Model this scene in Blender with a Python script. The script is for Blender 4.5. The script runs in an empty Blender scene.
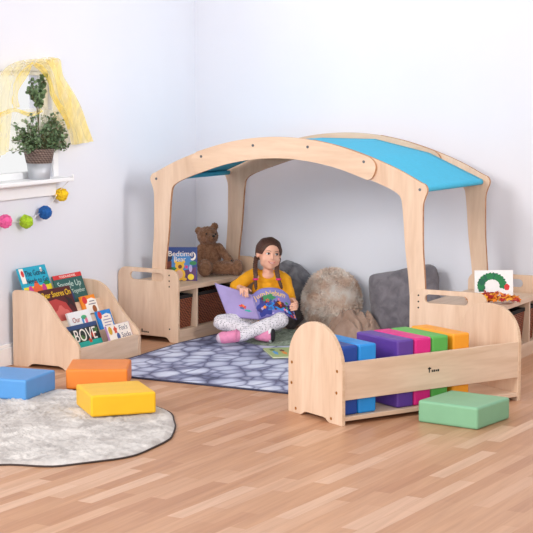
import bpy, bmesh, math, random
from mathutils import Vector, Matrix, Euler, noise
random.seed(7)
PI = math.pi
SC = bpy.context.scene
COL = SC.collection
U = 0.488                     # direction that faces the camera (rotation about z)

# ------------------------------------------------------------------ materials
def lin(c):
    c /= 255.0
    return c / 12.92 if c <= 0.04045 else ((c + 0.055) / 1.055) ** 2.4
def rgb(r, g, b): return (lin(r), lin(g), lin(b), 1.0)
class NT:
    def __init__(s, name):
        s.m = bpy.data.materials.new(name); s.m.use_nodes = True
        s.t = s.m.node_tree; s.b = s.t.nodes['Principled BSDF']
    def n(s, kind, **kw):
        x = s.t.nodes.new(kind)
        for k, v in kw.items():
            if hasattr(x, k): setattr(x, k, v)
            else: x.inputs[k.replace('_', ' ')].default_value = v
        return x
    def l(s, a, b): s.t.links.new(a, b)
    def coord(s, scale=(1, 1, 1), rot=(0, 0, 0), out='Object'):
        tc = s.n('ShaderNodeTexCoord'); mp = s.n('ShaderNodeMapping')
        mp.inputs['Scale'].default_value = scale; mp.inputs['Rotation'].default_value = rot
        s.l(tc.outputs[out], mp.inputs['Vector']); return mp.outputs['Vector']
    def ramp(s, fac, stops):
        r = s.n('ShaderNodeValToRGB'); e = r.color_ramp.elements
        while len(e) < len(stops): e.new(0.5)
        for el, (p, c) in zip(e, stops): el.position = p; el.color = c
        s.l(fac, r.inputs['Fac']); return r.outputs['Color']
    def bump(s, h, strength=0.3, dist=0.01):
        b = s.n('ShaderNodeBump'); b.inputs['Strength'].default_value = strength
        b.inputs['Distance'].default_value = dist; s.l(h, b.inputs['Height'])
        s.l(b.outputs['Normal'], s.b.inputs['Normal'])
    def mix(s, fac, a, b, mode='MIX'):
        m = s.n('ShaderNodeMix'); m.data_type = 'RGBA'; m.blend_type = mode
        for v, i in ((fac, 0), (a, 6), (b, 7)):
            if hasattr(v, 'node'): s.l(v, m.inputs[i])
            else: m.inputs[i].default_value = v
        return m.outputs[2]
def plain(name, c, rough=0.5, var=0.06, scale=30, bump=0.0, bscale=200, metal=0.0, spec=0.5):
    t = NT(name); t.b.inputs['Roughness'].default_value = rough; t.b.inputs['Metallic'].default_value = metal
    t.b.inputs['Specular IOR Level'].default_value = spec
    v = t.coord(); nz = t.n('ShaderNodeTexNoise'); nz.inputs['Scale'].default_value = scale; nz.inputs['Detail'].default_value = 3
    t.l(v, nz.inputs['Vector'])
    lo = tuple(x * (1 - var) for x in c[:3]) + (1,); hi = tuple(min(1, x * (1 + var)) for x in c[:3]) + (1,)
    t.l(t.ramp(nz.outputs['Fac'], [(0.3, lo), (0.7, hi)]), t.b.inputs['Base Color'])
    if bump:
        n2 = t.n('ShaderNodeTexNoise'); n2.inputs['Scale'].default_value = bscale; n2.inputs['Detail'].default_value = 2
        t.l(v, n2.inputs['Vector']); t.bump(n2.outputs['Fac'], bump, 0.004)
    return t.m
def wood(name, a, b, scale, rough=0.42):
    t = NT(name); t.b.inputs['Roughness'].default_value = rough; t.b.inputs['Specular IOR Level'].default_value = 0.35
    v = t.coord(scale); n1 = t.n('ShaderNodeTexNoise'); n1.inputs['Scale'].default_value = 1.0
    n1.inputs['Detail'].default_value = 5; n1.inputs['Distortion'].default_value = 0.6; t.l(v, n1.inputs['Vector'])
    v2 = t.coord(tuple(x * 5 for x in scale)); n2 = t.n('ShaderNodeTexNoise'); n2.inputs['Scale'].default_value = 1.0; n2.inputs['Detail'].default_value = 3
    t.l(v2, n2.inputs['Vector'])
    c1 = t.ramp(n1.outputs['Fac'], [(0.32, a), (0.68, b)])
    c2 = t.ramp(n2.outputs['Fac'], [(0.35, (0.90, 0.87, 0.84, 1)), (0.6, (1, 1, 1, 1))])
    t.l(t.mix(0.5, c1, c2, 'MULTIPLY'), t.b.inputs['Base Color'])
    return t.m
W1, W2 = rgb(214, 182, 155), rgb(229, 202, 178)
M = {}
M['birch_v'] = wood('birch_veneer_upright', W1, W2, (14, 14, 1.6))
M['birch_y'] = wood('birch_veneer_long', W1, W2, (14, 1.6, 14))
M['birch_x'] = wood('birch_veneer_cross', W1, W2, (1.6, 14, 14))
M['ply_edge'] = wood('plywood_edge', rgb(165, 112, 78), rgb(196, 148, 112), (30, 30, 30), 0.6)
M['ply_pale'] = wood('pale_plywood_edge', rgb(206, 170, 140), rgb(222, 192, 164), (30, 30, 30), 0.6)
M['brass'] = plain('brass_bolt', rgb(178, 120, 50), 0.35, metal=0.8)
M['steel'] = plain('steel_bolt', rgb(110, 112, 118), 0.3, metal=0.9)
M['black'] = plain('black_paint', rgb(22, 20, 20), 0.5)
def foam(n, c): return plain(n, c, 0.42, 0.03, 12, 0.06, 120, spec=0.4)
M['f_blue'] = foam('sky_blue_vinyl', rgb(88, 152, 214))
M['f_orange'] = foam('orange_vinyl', rgb(234, 132, 48))
M['f_yellow'] = foam('yellow_vinyl', rgb(240, 186, 34))
M['f_mint'] = foam('mint_vinyl', rgb(128, 180, 143))
M['f_navy'] = foam('navy_vinyl', rgb(26, 66, 150))
M['f_sky'] = foam('bright_blue_vinyl', rgb(34, 140, 218))
M['f_purple'] = foam('purple_vinyl', rgb(92, 58, 148))
M['f_pink'] = foam('magenta_vinyl', rgb(214, 36, 128))
M['f_green'] = foam('green_vinyl', rgb(88, 172, 78))
M['f_amber'] = foam('amber_vinyl', rgb(240, 156, 36))
M['canopy'] = plain('turquoise_canopy_cloth', rgb(62, 178, 214), 0.75, 0.04, 40, 0.1, 400)
M['white'] = plain('white_gloss_paint', rgb(240, 240, 242), 0.4, 0.01)
M['wall'] = plain('white_wall_paint', rgb(225, 226, 234), 0.85, 0.012, 2)
M['skin'] = plain('skin', rgb(232, 176, 150), 0.5, 0.04, 25)
M['hair'] = plain('brown_hair', rgb(80, 48, 34), 0.5, 0.35, 120, 0.4, 260)
M['shirt'] = plain('mustard_jersey', rgb(228, 158, 16), 0.85, 0.06, 30, 0.25, 60)
M['pink'] = plain('pink_shoe_cloth', rgb(218, 134, 170), 0.7, 0.08, 60, 0.2, 200)
M['hairtie'] = plain('pink_elastic', rgb(226, 40, 130), 0.6)
M['lips'] = plain('lips', rgb(208, 122, 112), 0.45)
M['brow'] = plain('brow_hair', rgb(120, 80, 60), 0.7)
M['teeth'] = plain('teeth', rgb(245, 240, 232), 0.3)
M['eye_white'] = plain('eye_white', rgb(240, 236, 232), 0.3)
M['iris'] = plain('dark_iris', rgb(46, 26, 18), 0.2)
M['paper'] = plain('paper', rgb(236, 232, 224), 0.8)
M['zinc'] = plain('zinc_metal', rgb(176, 178, 184), 0.5, 0.1, 12, metal=0.4)
M['stem'] = plain('plant_stem', rgb(96, 84, 50), 0.7)
M['leaf'] = plain('green_leaf', rgb(96, 120, 84), 0.5, 0.65, 45)
M['string'] = plain('white_string', rgb(226, 222, 220), 0.8)
M['soil'] = plain('soil', rgb(60, 44, 34), 0.9)
def flat(n, r, g, b, rough=0.5): 
    k = 'c_' + n
    if k not in M: M[k] = plain(n, rgb(r, g, b), rough, 0.02, 60)
    return M[k]
# --- leggings: white with small dark dots
t = NT('dotted_leggings'); t.b.inputs['Roughness'].default_value = 0.8
v = t.coord((108, 108, 108)); vo = t.n('ShaderNodeTexVoronoi'); vo.inputs['Scale'].default_value = 1; vo.inputs['Randomness'].default_value = 0.3
t.l(v, vo.inputs['Vector'])
t.l(t.ramp(vo.outputs['Distance'], [(0.22, rgb(78, 72, 88)), (0.34, rgb(224, 218, 224))]), t.b.inputs['Base Color'])
M['leggings'] = t.m
# --- oak strip floor
t = NT('oak_strip_floor'); t.b.inputs['Roughness'].default_value = 0.38; t.b.inputs['Specular IOR Level'].default_value = 0.35
v = t.coord((1, 1, 1), (0, 0, PI / 2 + 0.06))
br = t.n('ShaderNodeTexBrick'); br.offset = 0.37; br.offset_frequency = 2; br.squash = 1
br.inputs['Scale'].default_value = 1; br.inputs['Brick Width'].default_value = 0.52; br.inputs['Row Height'].default_value = 0.068
br.inputs['Mortar Size'].default_value = 0.0006; br.inputs['Bias'].default_value = 0.0
br.inputs['Color1'].default_value = (0, 0, 0, 1); br.inputs['Color2'].default_value = (1, 1, 1, 1); br.inputs['Mortar'].default_value = (0.15, 0.15, 0.15, 1)
t.l(v, br.inputs['Vector'])
plank = t.ramp(br.outputs['Color'], [(0.0, rgb(186, 134, 100)), (0.4, rgb(199, 149, 114)), (0.75, rgb(205, 157, 124)), (1.0, rgb(217, 176, 148))])
v2 = t.coord((42, 2.0, 1), (0, 0, 0.06)); g = t.n('ShaderNodeTexNoise'); g.inputs['Scale'].default_value = 1; g.inputs['Detail'].default_value = 6; g.inputs['Distortion'].default_value = 0.4
t.l(v2, g.inputs['Vector'])
gr = t.ramp(g.outputs['Fac'], [(0.3, (0.74, 0.69, 0.65, 1)), (0.66, (1, 1, 1, 1))])
t.l(t.mix(0.6, plank, gr, 'MULTIPLY'), t.b.inputs['Base Color'])
M['floor'] = t.m
# --- pebble print mat
t = NT('pebble_print_mat'); t.b.inputs['Roughness'].default_value = 0.7
v = t.coord((13.0, 9.5, 1), (0, 0, -0.45)); nz = t.n('ShaderNodeTexNoise'); nz.inputs['Scale'].default_value = 1.0; t.l(v, nz.inputs['Vector'])
vv = t.mix(0.25, v, nz.outputs['Color'])
vo = t.n('ShaderNodeTexVoronoi', feature='DISTANCE_TO_EDGE'); vo.inputs['Scale'].default_value = 1.0; t.l(vv, vo.inputs['Vector'])
vc = t.n('ShaderNodeTexVoronoi', feature='F1'); vc.inputs['Scale'].default_value = 1.0; t.l(vv, vc.inputs['Vector'])
v1 = t.n('ShaderNodeTexVoronoi', feature='SMOOTH_F1'); v1.inputs['Scale'].default_value = 1.0; v1.inputs['Smoothness'].default_value = 0.25; t.l(vv, v1.inputs['Vector'])
base = t.ramp(v1.outputs['Distance'], [(0.0, rgb(228, 233, 246)), (0.42, rgb(208, 213, 232)), (0.66, rgb(172, 176, 202)), (0.95, rgb(110, 112, 140))])
base = t.mix(1.0, base, t.ramp(vo.outputs['Distance'], [(0.0, (0.30, 0.30, 0.40, 1)), (0.045, (0.62, 0.63, 0.72, 1)), (0.13, (1, 1, 1, 1))]), 'MULTIPLY')
bw = t.n('ShaderNodeRGBToBW'); t.l(vc.outputs['Color'], bw.inputs[0])
cell = t.ramp(bw.outputs[0], [(0.2, (0.78, 0.79, 0.85, 1)), (0.6, (1, 1, 1, 1))])
st = t.n('ShaderNodeTexNoise'); st.inputs['Scale'].default_value = 2.2; st.inputs['Detail'].default_value = 5; t.l(v, st.inputs['Vector'])
sm = t.ramp(st.outputs['Fac'], [(0.35, (0.80, 0.81, 0.87, 1)), (0.6, (1, 1, 1, 1))])
t.l(t.mix(0.7, t.mix(0.8, base, cell, 'MULTIPLY'), sm, 'MULTIPLY'), t.b.inputs['Base Color'])
M['pebble'] = t.m
# --- plush / fur
def fur(name, a, b, scale, bump=0.6, mapping=(1, 1, 1)):
    t = NT(name); t.b.inputs['Roughness'].default_value = 0.95; t.b.inputs['Specular IOR Level'].default_value = 0.15
    t.b.inputs['Sheen Weight'].default_value = 0.25
    v = t.coord(mapping); nz = t.n('ShaderNodeTexNoise'); nz.inputs['Scale'].default_value = scale; nz.inputs['Detail'].default_value = 6; nz.inputs['Distortion'].default_value = 0.8
    t.l(v, nz.inputs['Vector']); t.l(t.ramp(nz.outputs['Fac'], [(0.35, a), (0.65, b)]), t.b.inputs['Base Color'])
    n2 = t.n('ShaderNodeTexNoise'); n2.inputs['Scale'].default_value = scale * 9; t.l(v, n2.inputs['Vector'])
    t.bump(n2.outputs['Fac'], bump, 0.006); return t.m
M['bearfur'] = fur('brown_teddy_plush', rgb(122, 84, 60), rgb(158, 116, 88), 60)
M['rugfur'] = fur('silver_shag_pile', rgb(170, 161, 157), rgb(216, 208, 203), 8)
M['longfur'] = fur('long_beige_fur', rgb(220, 190, 168), rgb(240, 232, 224), 14, 0.1)
M['greyplush'] = fur('charcoal_plush', rgb(104, 99, 104), rgb(128, 122, 127), 16, 0.4)
M['greyfleece'] = fur('grey_fleece', rgb(82, 80, 86), rgb(128, 126, 130), 14, 0.5)
M['minkfur'] = fur('brown_mink_throw', rgb(146, 118, 102), rgb(176, 148, 131), 9, 0.5)
M['greenfleece'] = fur('sage_green_fleece', rgb(92, 106, 88), rgb(146, 160, 138), 30, 0.8)
M['pom'] = None
def wool(n, c): return plain(n, c, 0.9, 0.3, 60, 0.9, 90)
# --- wicker
def wicker(name, a, b):
    t = NT(name); t.b.inputs['Roughness'].default_value = 0.6
    v = t.coord(); w1 = t.n('ShaderNodeTexWave', bands_direction='Z'); w1.inputs['Scale'].default_value = 30; w1.inputs['Distortion'].default_value = 2.0; w1.inputs['Detail Scale'].default_value = 6
    w2 = t.n('ShaderNodeTexWave', bands_direction='DIAGONAL'); w2.inputs['Scale'].default_value = 26; w2.inputs['Distortion'].default_value = 3.0
    t.l(v, w1.inputs['Vector']); t.l(v, w2.inputs['Vector'])
    m = t.mix(0.5, w1.outputs['Color'], w2.outputs['Color'])
    t.l(t.ramp(m, [(0.2, a), (0.75, b)]), t.b.inputs['Base Color']); t.bump(w1.outputs['Fac'], 0.8, 0.01); return t.m
M['wicker'] = wicker('red_brown_wicker', rgb(84, 36, 20), rgb(178, 98, 62))
M['wicker_pot'] = wicker('grey_brown_wicker', rgb(84, 66, 60), rgb(150, 128, 118))
M['liner'] = plain('dark_basket_liner', rgb(30, 24, 24), 0.9)
# --- organza
def sheer(name, c, opacity):
    t = NT(name); t.t.nodes.remove(t.b); out = t.t.nodes['Material Output']
    df = t.n('ShaderNodeBsdfDiffuse'); tl = t.n('ShaderNodeBsdfTranslucent'); tp = t.n('ShaderNodeBsdfTransparent'); m1 = t.n('ShaderNodeMixShader'); m2 = t.n('ShaderNodeMixShader')
    df.inputs['Color'].default_value = c; tl.inputs['Color'].default_value = c; tp.inputs['Color'].default_value = (1, 0.99, 0.95, 1); m1.inputs[0].default_value = 0.5
    nz = t.n('ShaderNodeTexNoise'); nz.inputs['Scale'].default_value = 7; t.l(t.coord((1, 3, 0.6)), nz.inputs['Vector'])
    mr = t.n('ShaderNodeMapRange'); mr.inputs['To Min'].default_value = opacity * 0.6; mr.inputs['To Max'].default_value = min(1, opacity * 1.4)
    mr.inputs['From Min'].default_value = 0.3; mr.inputs['From Max'].default_value = 0.7
    t.l(nz.outputs['Fac'], mr.inputs['Value']); t.l(mr.outputs['Result'], m2.inputs[0])
    t.l(df.outputs[0], m1.inputs[1]); t.l(tl.outputs[0], m1.inputs[2]); t.l(tp.outputs[0], m2.inputs[1]); t.l(m1.outputs[0], m2.inputs[2]); t.l(m2.outputs[0], out.inputs['Surface'])
    return t.m
M['sheer'] = sheer('pale_yellow_organza', rgb(254, 240, 178), 0.45)
M['sheer2'] = sheer('bright_yellow_organza', rgb(254, 228, 110), 0.58)
M['sheer4'] = sheer('deep_cream_organza', rgb(254, 236, 158), 0.62)
M['sheer3'] = sheer('cream_organza', rgb(253, 248, 226), 0.3)
t = NT('window_glass'); t.b.inputs['Roughness'].default_value = 0.02; t.b.inputs['Transmission Weight'].default_value = 1.0; t.b.inputs['IOR'].default_value = 1.02
M['glass'] = t.m

# ------------------------------------------------------------------ mesh helpers
def obj(name, bm, mats, parent=None, smooth=False, bevel=0.0, recalc=True):
    if recalc: bmesh.ops.recalc_face_normals(bm, faces=bm.faces[:])
    me = bpy.data.meshes.new(name); bm.to_mesh(me); bm.free()
    for m in (mats if isinstance(mats, (list, tuple)) else [mats]): me.materials.append(m)
    return link(name, me, parent, smooth, bevel)
def link(name, me, parent=None, smooth=False, bevel=0.0):
    o = bpy.data.objects.new(name, me); COL.objects.link(o)
    if parent is not None: o.parent = parent
    if smooth:
        for p in me.polygons: p.use_smooth = True
    if bevel:
        b = o.modifiers.new('bevel', 'BEVEL'); b.width = bevel; b.segments = 2; b.limit_method = 'ANGLE'; b.angle_limit = math.radians(50)
    return o
def tag(o, label, cat, group=None):
    o['label'] = label; o['category'] = cat
    if group: o['group'] = group
    return o
def thing(name, label, cat, loc=(0, 0, 0), rz=0, group=None):
    o = bpy.data.objects.new(name, None); COL.objects.link(o); o.empty_display_size = 0.05
    o.location = loc; o.rotation_euler = (0, 0, rz); return tag(o, label, cat, group)
def struct(o): o['kind'] = 'structure'; return o
def box(bm, x0, x1, y0, y1, z0, z1, bev=0.0, seg=2):
    vs = [bm.verts.new((x, y, z)) for x in (x0, x1) for y in (y0, y1) for z in (z0, z1)]
    fs = [bm.faces.new([vs[i] for i in q]) for q in ((0, 1, 3, 2), (4, 6, 7, 5), (0, 4, 5, 1), (2, 3, 7, 6), (0, 2, 6, 4), (1, 5, 7, 3))]
    if bev:
        es = list({e for f in fs for e in f.edges})
        bmesh.ops.bevel(bm, geom=es, offset=bev, segments=seg, profile=0.6, affect='EDGES')
    return bm
def boxm(*a, **k): return box(bmesh.new(), *a, **k)
def spline(pts, n=8, closed=False):
    P = [Vector(p) for p in pts]; out = []; N = len(P)
    rng = range(N if closed else N - 1)
    for i in rng:
        if closed: a, b, c, d = P[(i - 1) % N], P[i], P[(i + 1) % N], P[(i + 2) % N]
        else: a, b, c, d = P[max(i - 1, 0)], P[i], P[i + 1], P[min(i + 2, N - 1)]
        for k in range(n):
            t = k / n
            out.append(0.5 * ((2 * b) + (c - a) * t + (2 * a - 5 * b + 4 * c - d) * t * t + (3 * b - a - 3 * c + d) * t ** 3))
    if not closed: out.append(P[-1])
    return out
def arc(cx, cz, rx, rz, a0, a1, n=8):
    return [(cx + rx * math.cos(a0 + (a1 - a0) * i / n), cz + rz * math.sin(a0 + (a1 - a0) * i / n)) for i in range(n + 1)]
def prism(outline, y0, y1, holes=(), side_mat=1):
    """outline in local x,z; extruded from y0 to y1; side faces get material index side_mat"""
    bm = bmesh.new(); es = []
    for loop in [outline] + list(holes):
        vs = [bm.verts.new((p[0], y0, p[1])) for p in loop]
        es += [bm.edges.new((vs[i], vs[(i + 1) % len(vs)])) for i in range(len(vs))]
    r = bmesh.ops.triangle_fill(bm, use_beauty=True, use_dissolve=False, edges=es)
    fs = [f for f in bm.faces]
    ex = bmesh.ops.extrude_face_region(bm, geom=fs)
    bmesh.ops.translate(bm, verts=[v for v in ex['geom'] if isinstance(v, bmesh.types.BMVert)], vec=(0, y1 - y0, 0))
    bmesh.ops.recalc_face_normals(bm, faces=bm.faces[:])
    for f in bm.faces:
        f.material_index = side_mat if abs(f.normal.y) < 0.5 else 0
    return bm
def tube(bm, pts, r, seg=8, caps=True):
    P = [Vector(p) for p in pts]; R = r if isinstance(r, (list, tuple)) else [r] * len(P); rings = []
    up = Vector((0, 0, 1)); prev = None
    for i, p in enumerate(P):
        d = (P[min(i + 1, len(P) - 1)] - P[max(i - 1, 0)]).normalized()
        if prev is None:
            a = d.cross(up)
            if a.length < 1e-3: a = d.cross(Vector((1, 0, 0)))
        else: a = prev - d * prev.dot(d)
        a.normalize(); prev = a; b = d.cross(a)
        rings.append([bm.verts.new(p + (a * math.cos(2 * PI * k / seg) + b * math.sin(2 * PI * k / seg)) * R[i]) for k in range(seg)])
    for i in range(len(rings) - 1):
        for k in range(seg): bm.faces.new((rings[i][k], rings[i][(k + 1) % seg], rings[i + 1][(k + 1) % seg], rings[i + 1][k]))
    if caps: bm.faces.new(rings[0][::-1]); bm.faces.new(rings[-1])
    return bm
def lathe(bm, prof, seg=24, c=(0, 0, 0)):
    rings = [[bm.verts.new((c[0] + r * math.cos(2 * PI * k / seg), c[1] + r * math.sin(2 * PI * k / seg), c[2] + z)) for k in range(seg)] for r, z in prof]
    for i in range(len(rings) - 1):
        for k in range(seg): bm.faces.new((rings[i][k], rings[i][(k + 1) % seg], rings[i + 1][(k + 1) % seg], rings[i + 1][k]))
    bm.faces.new(rings[0][::-1]); bm.faces.new(rings[-1]); return bm
def ell(bm, c, r, rot=None, sub=3):
    g = bmesh.ops.create_icosphere(bm, subdivisions=sub, radius=1.0)
    mt = Matrix.Translation(c) @ (rot.to_matrix().to_4x4() if rot else Matrix.Identity(4)) @ Matrix.Diagonal((r[0], r[1], r[2], 1))
    bmesh.ops.transform(bm, matrix=mt, verts=g['verts']); return g['verts']
def disc(bm, c, r, n, axis='y', th=0.002, sx=1.0, sz=1.0):
    lo, hi = [], []
    for k in range(n):
        a = 2 * PI * k / n
        d = (r * sx * math.cos(a), 0, r * sz * math.sin(a)) if axis == 'y' else (0, r * math.cos(a), r * math.sin(a)) if axis == 'x' else (r * math.cos(a), r * math.sin(a), 0)
        e = Vector((0, th, 0)) if axis == 'y' else Vector((th, 0, 0)) if axis == 'x' else Vector((0, 0, th))
        lo.append(bm.verts.new(Vector(c) + Vector(d))); hi.append(bm.verts.new(Vector(c) + Vector(d) + e))
    bm.faces.new(lo); bm.faces.new(hi[::-1])
    for k in range(n): bm.faces.new((lo[k], hi[k], hi[(k + 1) % n], lo[(k + 1) % n]))
    return bm
def grid(fn, nu, nv, closed_u=False):
    bm = bmesh.new(); g = [[bm.verts.new(fn(i / (nu if closed_u else nu - 1), j / (nv - 1))) for j in range(nv)] for i in range(nu)]
    for i in range(nu if closed_u else nu - 1):
        for j in range(nv - 1):
            a = (i + 1) % nu
            bm.faces.new((g[i][j], g[a][j], g[a][j + 1], g[i][j + 1]))
    return bm
def solid(o, th, off=0.0):
    s = o.modifiers.new('solidify', 'SOLIDIFY'); s.thickness = th; s.offset = off; return o
def baked(o, name=None):
    """evaluate the modifiers of a temporary object and return its mesh"""
    dg = bpy.context.evaluated_depsgraph_get(); dg.update()
    me = bpy.data.meshes.new_from_object(o.evaluated_get(dg)); bpy.data.objects.remove(o, do_unlink=True); return me
def skin_mesh(chains, sub=2):
    """chains: list of lists of (point, radius); first points may coincide with earlier points to branch"""
    verts, rad, edges = [], [], []
    def vid(p, r):
        for i, q in enumerate(verts):
            if (Vector(q) - Vector(p)).length < 1e-5: return i
        verts.append(tuple(p)); rad.append(r); return len(verts) - 1
    for ch in chains:
        ids = [vid(p, r) for p, r in ch]
        edges += [(a, b) for a, b in zip(ids, ids[1:])]
    me = bpy.data.meshes.new('tmp'); me.from_pydata(verts, edges, []); o = bpy.data.objects.new('tmp', me); COL.objects.link(o)
    o.modifiers.new('s', 'SKIN')
    sv = me.skin_vertices[0].data
    for i, r in enumerate(rad):
        rr = r if isinstance(r, tuple) else (r, r)
        sv[i].radius = rr; sv[i].use_root = (i == 0)
    m = o.modifiers.new('u', 'SUBSURF'); m.levels = sub; m.render_levels = sub
    return baked(o)
def remesh(bm, voxel, smooth_iter=3, name='tmp'):
    me = bpy.data.meshes.new('tmp'); bm.to_mesh(me); bm.free(); o = bpy.data.objects.new('tmp', me); COL.objects.link(o)
    m = o.modifiers.new('r', 'REMESH'); m.mode = 'VOXEL'; m.voxel_size = voxel; m.use_smooth_shade = True
    if smooth_iter:
        s = o.modifiers.new('s', 'SMOOTH'); s.factor = 0.5; s.iterations = smooth_iter
    me = baked(o); b2 = bmesh.new(); b2.from_mesh(me); seen = set(); isl = []
    for v in b2.verts:
        if v in seen: continue
        st = [v]; seen.add(v); cur = []
        while st:
            q = st.pop(); cur.append(q)
            for e in q.link_edges:
                w_ = e.other_vert(q)
                if w_ not in seen: seen.add(w_); st.append(w_)
        isl.append(cur)
    big = max(len(i) for i in isl)
    bmesh.ops.delete(b2, geom=[v for i in isl if len(i) < big for v in i], context='VERTS'); b2.to_mesh(me); b2.free()
    for p in me.polygons: p.use_smooth = True
    return me
def jitter(me, amp, scale, seed=0.0, amp2=0.0, scale2=1.0):
    """push the vertices along their normals by noise: pile, plush, wrinkles"""
    off = Vector((seed, seed * 2.3, seed * 0.7)); nn = [v.normal.copy() for v in me.vertices]
    for v, n in zip(me.vertices, nn):
        d = noise.noise(v.co * scale + off) * amp
        if amp2: d += noise.noise(v.co * scale2 + off) * amp2
        v.co += n * d
    me.update(); return me
def text(name, body, size, mat, parent, x, z, y=-0.0012, align='CENTER', rot=0.0, shear=0.0, sx=1.0, ext=0.0004):
    cu = bpy.data.curves.new(name, 'FONT'); cu.body = body; cu.size = size; cu.align_x = align; cu.extrude = ext; cu.shear = shear; cu.offset = 0.0
    o = bpy.data.objects.new(name, cu); COL.objects.link(o); me = baked(o); me.materials.clear(); me.materials.append(mat)
    me.transform(Matrix.Translation((x, y, z)) @ Matrix.Rotation(rot, 4, 'Y') @ Matrix.Rotation(PI / 2, 4, 'X') @ Matrix.Diagonal((sx, 1, 1, 1)))
    return link(name, me, parent)

# ------------------------------------------------------------------ room shell
bm = boxm(-0.02, 7.2, -9.6, 0.02, -0.06, 0.0); struct(obj('floor', bm, M['floor']))
bm = boxm(-0.15, 7.2, 0.0, 0.14, -0.06, 2.9); struct(obj('wall_back', bm, M['wall']))
WY0, WY1, WZ0, WZ1 = -2.9, -1.60, 1.0, 1.60
bm = bmesh.new()
box(bm, -0.15, 0, WY1, 0.0, -0.06, 2.9); box(bm, -0.15, 0, -3.6, WY0, -0.06, 2.9)
box(bm, -0.15, 0, WY0, WY1, -0.06, WZ0); box(bm, -0.15, 0, WY0, WY1, WZ1, 2.9)
struct(obj('wall_left', bm, M['wall']))
bm = bmesh.new(); box(bm, 0, 0.016, -3.6, -0.95, 0, 0.10); box(bm, 0, 0.010, -3.6, -0.95, 0.10, 0.12)
struct(obj('baseboard_left', bm, M['white'], bevel=0.004))
bm = bmesh.new(); box(bm, 0.016, 7.2, -0.016, 0, 0, 0.10); box(bm, 0.016, 7.2, -0.010, 0, 0.10, 0.12)
struct(obj('baseboard_back', bm, M['white'], bevel=0.004))
win = bpy.data.objects.new('window_1', None); COL.objects.link(win); struct(win)
bm = bmesh.new()
box(bm, -0.06, -0.02, WY0, WY0 + 0.06, WZ0, WZ1); box(bm, -0.06, -0.02, WY1 - 0.06, WY1, WZ0, WZ1)
box(bm, -0.06, -0.02, WY0 + 0.06, WY1 - 0.06, WZ0, WZ0 + 0.045); box(bm, -0.06, -0.02, WY0 + 0.06, WY1 - 0.06, WZ1 - 0.025, WZ1)
struct(obj('window_frame', bm, M['white'], win, bevel=0.004))
struct(obj('window_pane', boxm(-0.042, -0.038, WY0 + 0.03, WY1 - 0.03, WZ0 + 0.03, WZ1 - 0.012), M['glass'], win))
bm = bmesh.new(); box(bm, -0.02, 0.12, -3.0, -1.555, 0.985, 1.008)
struct(obj('window_sill', bm, M['white'], win, bevel=0.005))
bm = bmesh.new(); box(bm, 0.0, 0.028, -3.0, -1.60, 0.905, 0.985)
struct(obj('window_apron', bm, M['white'], win, bevel=0.004))
bm = bmesh.new(); box(bm, 0.0, 0.010, -1.60, -1.55, 1.008, 1.60)
struct(obj('window_trim', bm, M['white'], win, bevel=0.003))

# ------------------------------------------------------------------ storage units
CW, CL, CH, CS = 0.44, 0.876, 0.434, 0.333
def panel_outline():
    r = 0.055; p = []
    p += [(0, 0), (0.060, 0)] + [(0.068, 0.012), (0.082, 0.026), (0.10, 0.030)] + [(CW - 0.10, 0.030), (CW - 0.082, 0.026), (CW - 0.068, 0.012), (CW - 0.060, 0), (CW, 0)]
    p += arc(CW - r, CH - r, r, r, 0, PI / 2, 8) + arc(r, CH - r, r, r, PI / 2, PI, 8)
    return p
def slot(x0, x1, z0, z1):
    r = (z1 - z0) / 2; c = (z0 + z1) / 2
    return arc(x1 - r, c, r, r, -PI / 2, PI / 2, 8) + arc(x0 + r, c, r, r, PI / 2, 3 * PI / 2, 8)
def cabinet(label, loc, rz, bolt_x, group):
    t = thing('storage_unit', label, 'cabinet', loc, rz, group)
    for y0, y1 in ((0, 0.018), (CL - 0.018, CL)):
        ep = obj('end_panel', prism(panel_outline(), y0, y1, [slot(0.088, 0.336, 0.362, 0.409)]), [M['birch_v'], M['ply_pale']], t, bevel=0.002)
        for z in (0.401, 0.367, 0.334, 0.080):
            f = y0 - 0.001 if y0 == 0 else y1 - 0.001
            obj('bolt', disc(bmesh.new(), (bolt_x, f, z), 0.005, 10), M['black'], ep)
    obj('top_shelf', boxm(0.004, CW, 0.018, CL - 0.018, CS - 0.026, CS), M['birch_y'], t, bevel=0.002)
    obj('bottom_shelf', boxm(0.004, CW, 0.018, CL - 0.018, 0.050, 0.078), M['birch_y'], t, bevel=0.002)
    obj('plinth', boxm(CW - 0.022, CW - 0.004, 0.018, CL - 0.018, 0.0, 0.050), M['birch_y'], t)
    obj('back_panel', boxm(0.004, 0.016, 0.018, CL - 0.018, 0.0, CS - 0.026), M['birch_y'], t)
    ds = (0.203, 0.695)
    for y in ds: obj('divider', boxm(0.016, CW - 0.002, y - 0.008, y + 0.008, 0.078, CS - 0.026), M['birch_v'], t)
    # small maker's mark low on the near end panel
    mk = bmesh.new(); box(mk, 0.172, 0.181, -0.0008, 0.0004, 0.048, 0.068); box(mk, 0.184, 0.190, -0.0008, 0.0004, 0.048, 0.056); box(mk, 0.193, 0.203, -0.0008, 0.0004, 0.047, 0.055); box(mk, 0.206, 0.214, -0.0008, 0.0004, 0.047, 0.055); box(mk, 0.217, 0.226, -0.0008, 0.0004, 0.046, 0.054)
    if bolt_x > 0.2: obj('maker_mark', mk, M['black'], t)
    else: mk.free()
    return t
LC = cabinet('open birch storage unit in the corner by the bookrack, teddy on its top', (0.006, -0.943, 0), -0.072, 0.378, 'birch storage units under the canopy')
RC = cabinet('open birch storage unit behind the foam block trough, leaf book on its top', (1.972, -1.092, 0), -0.004, 0.052, 'birch storage units under the canopy')
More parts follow.
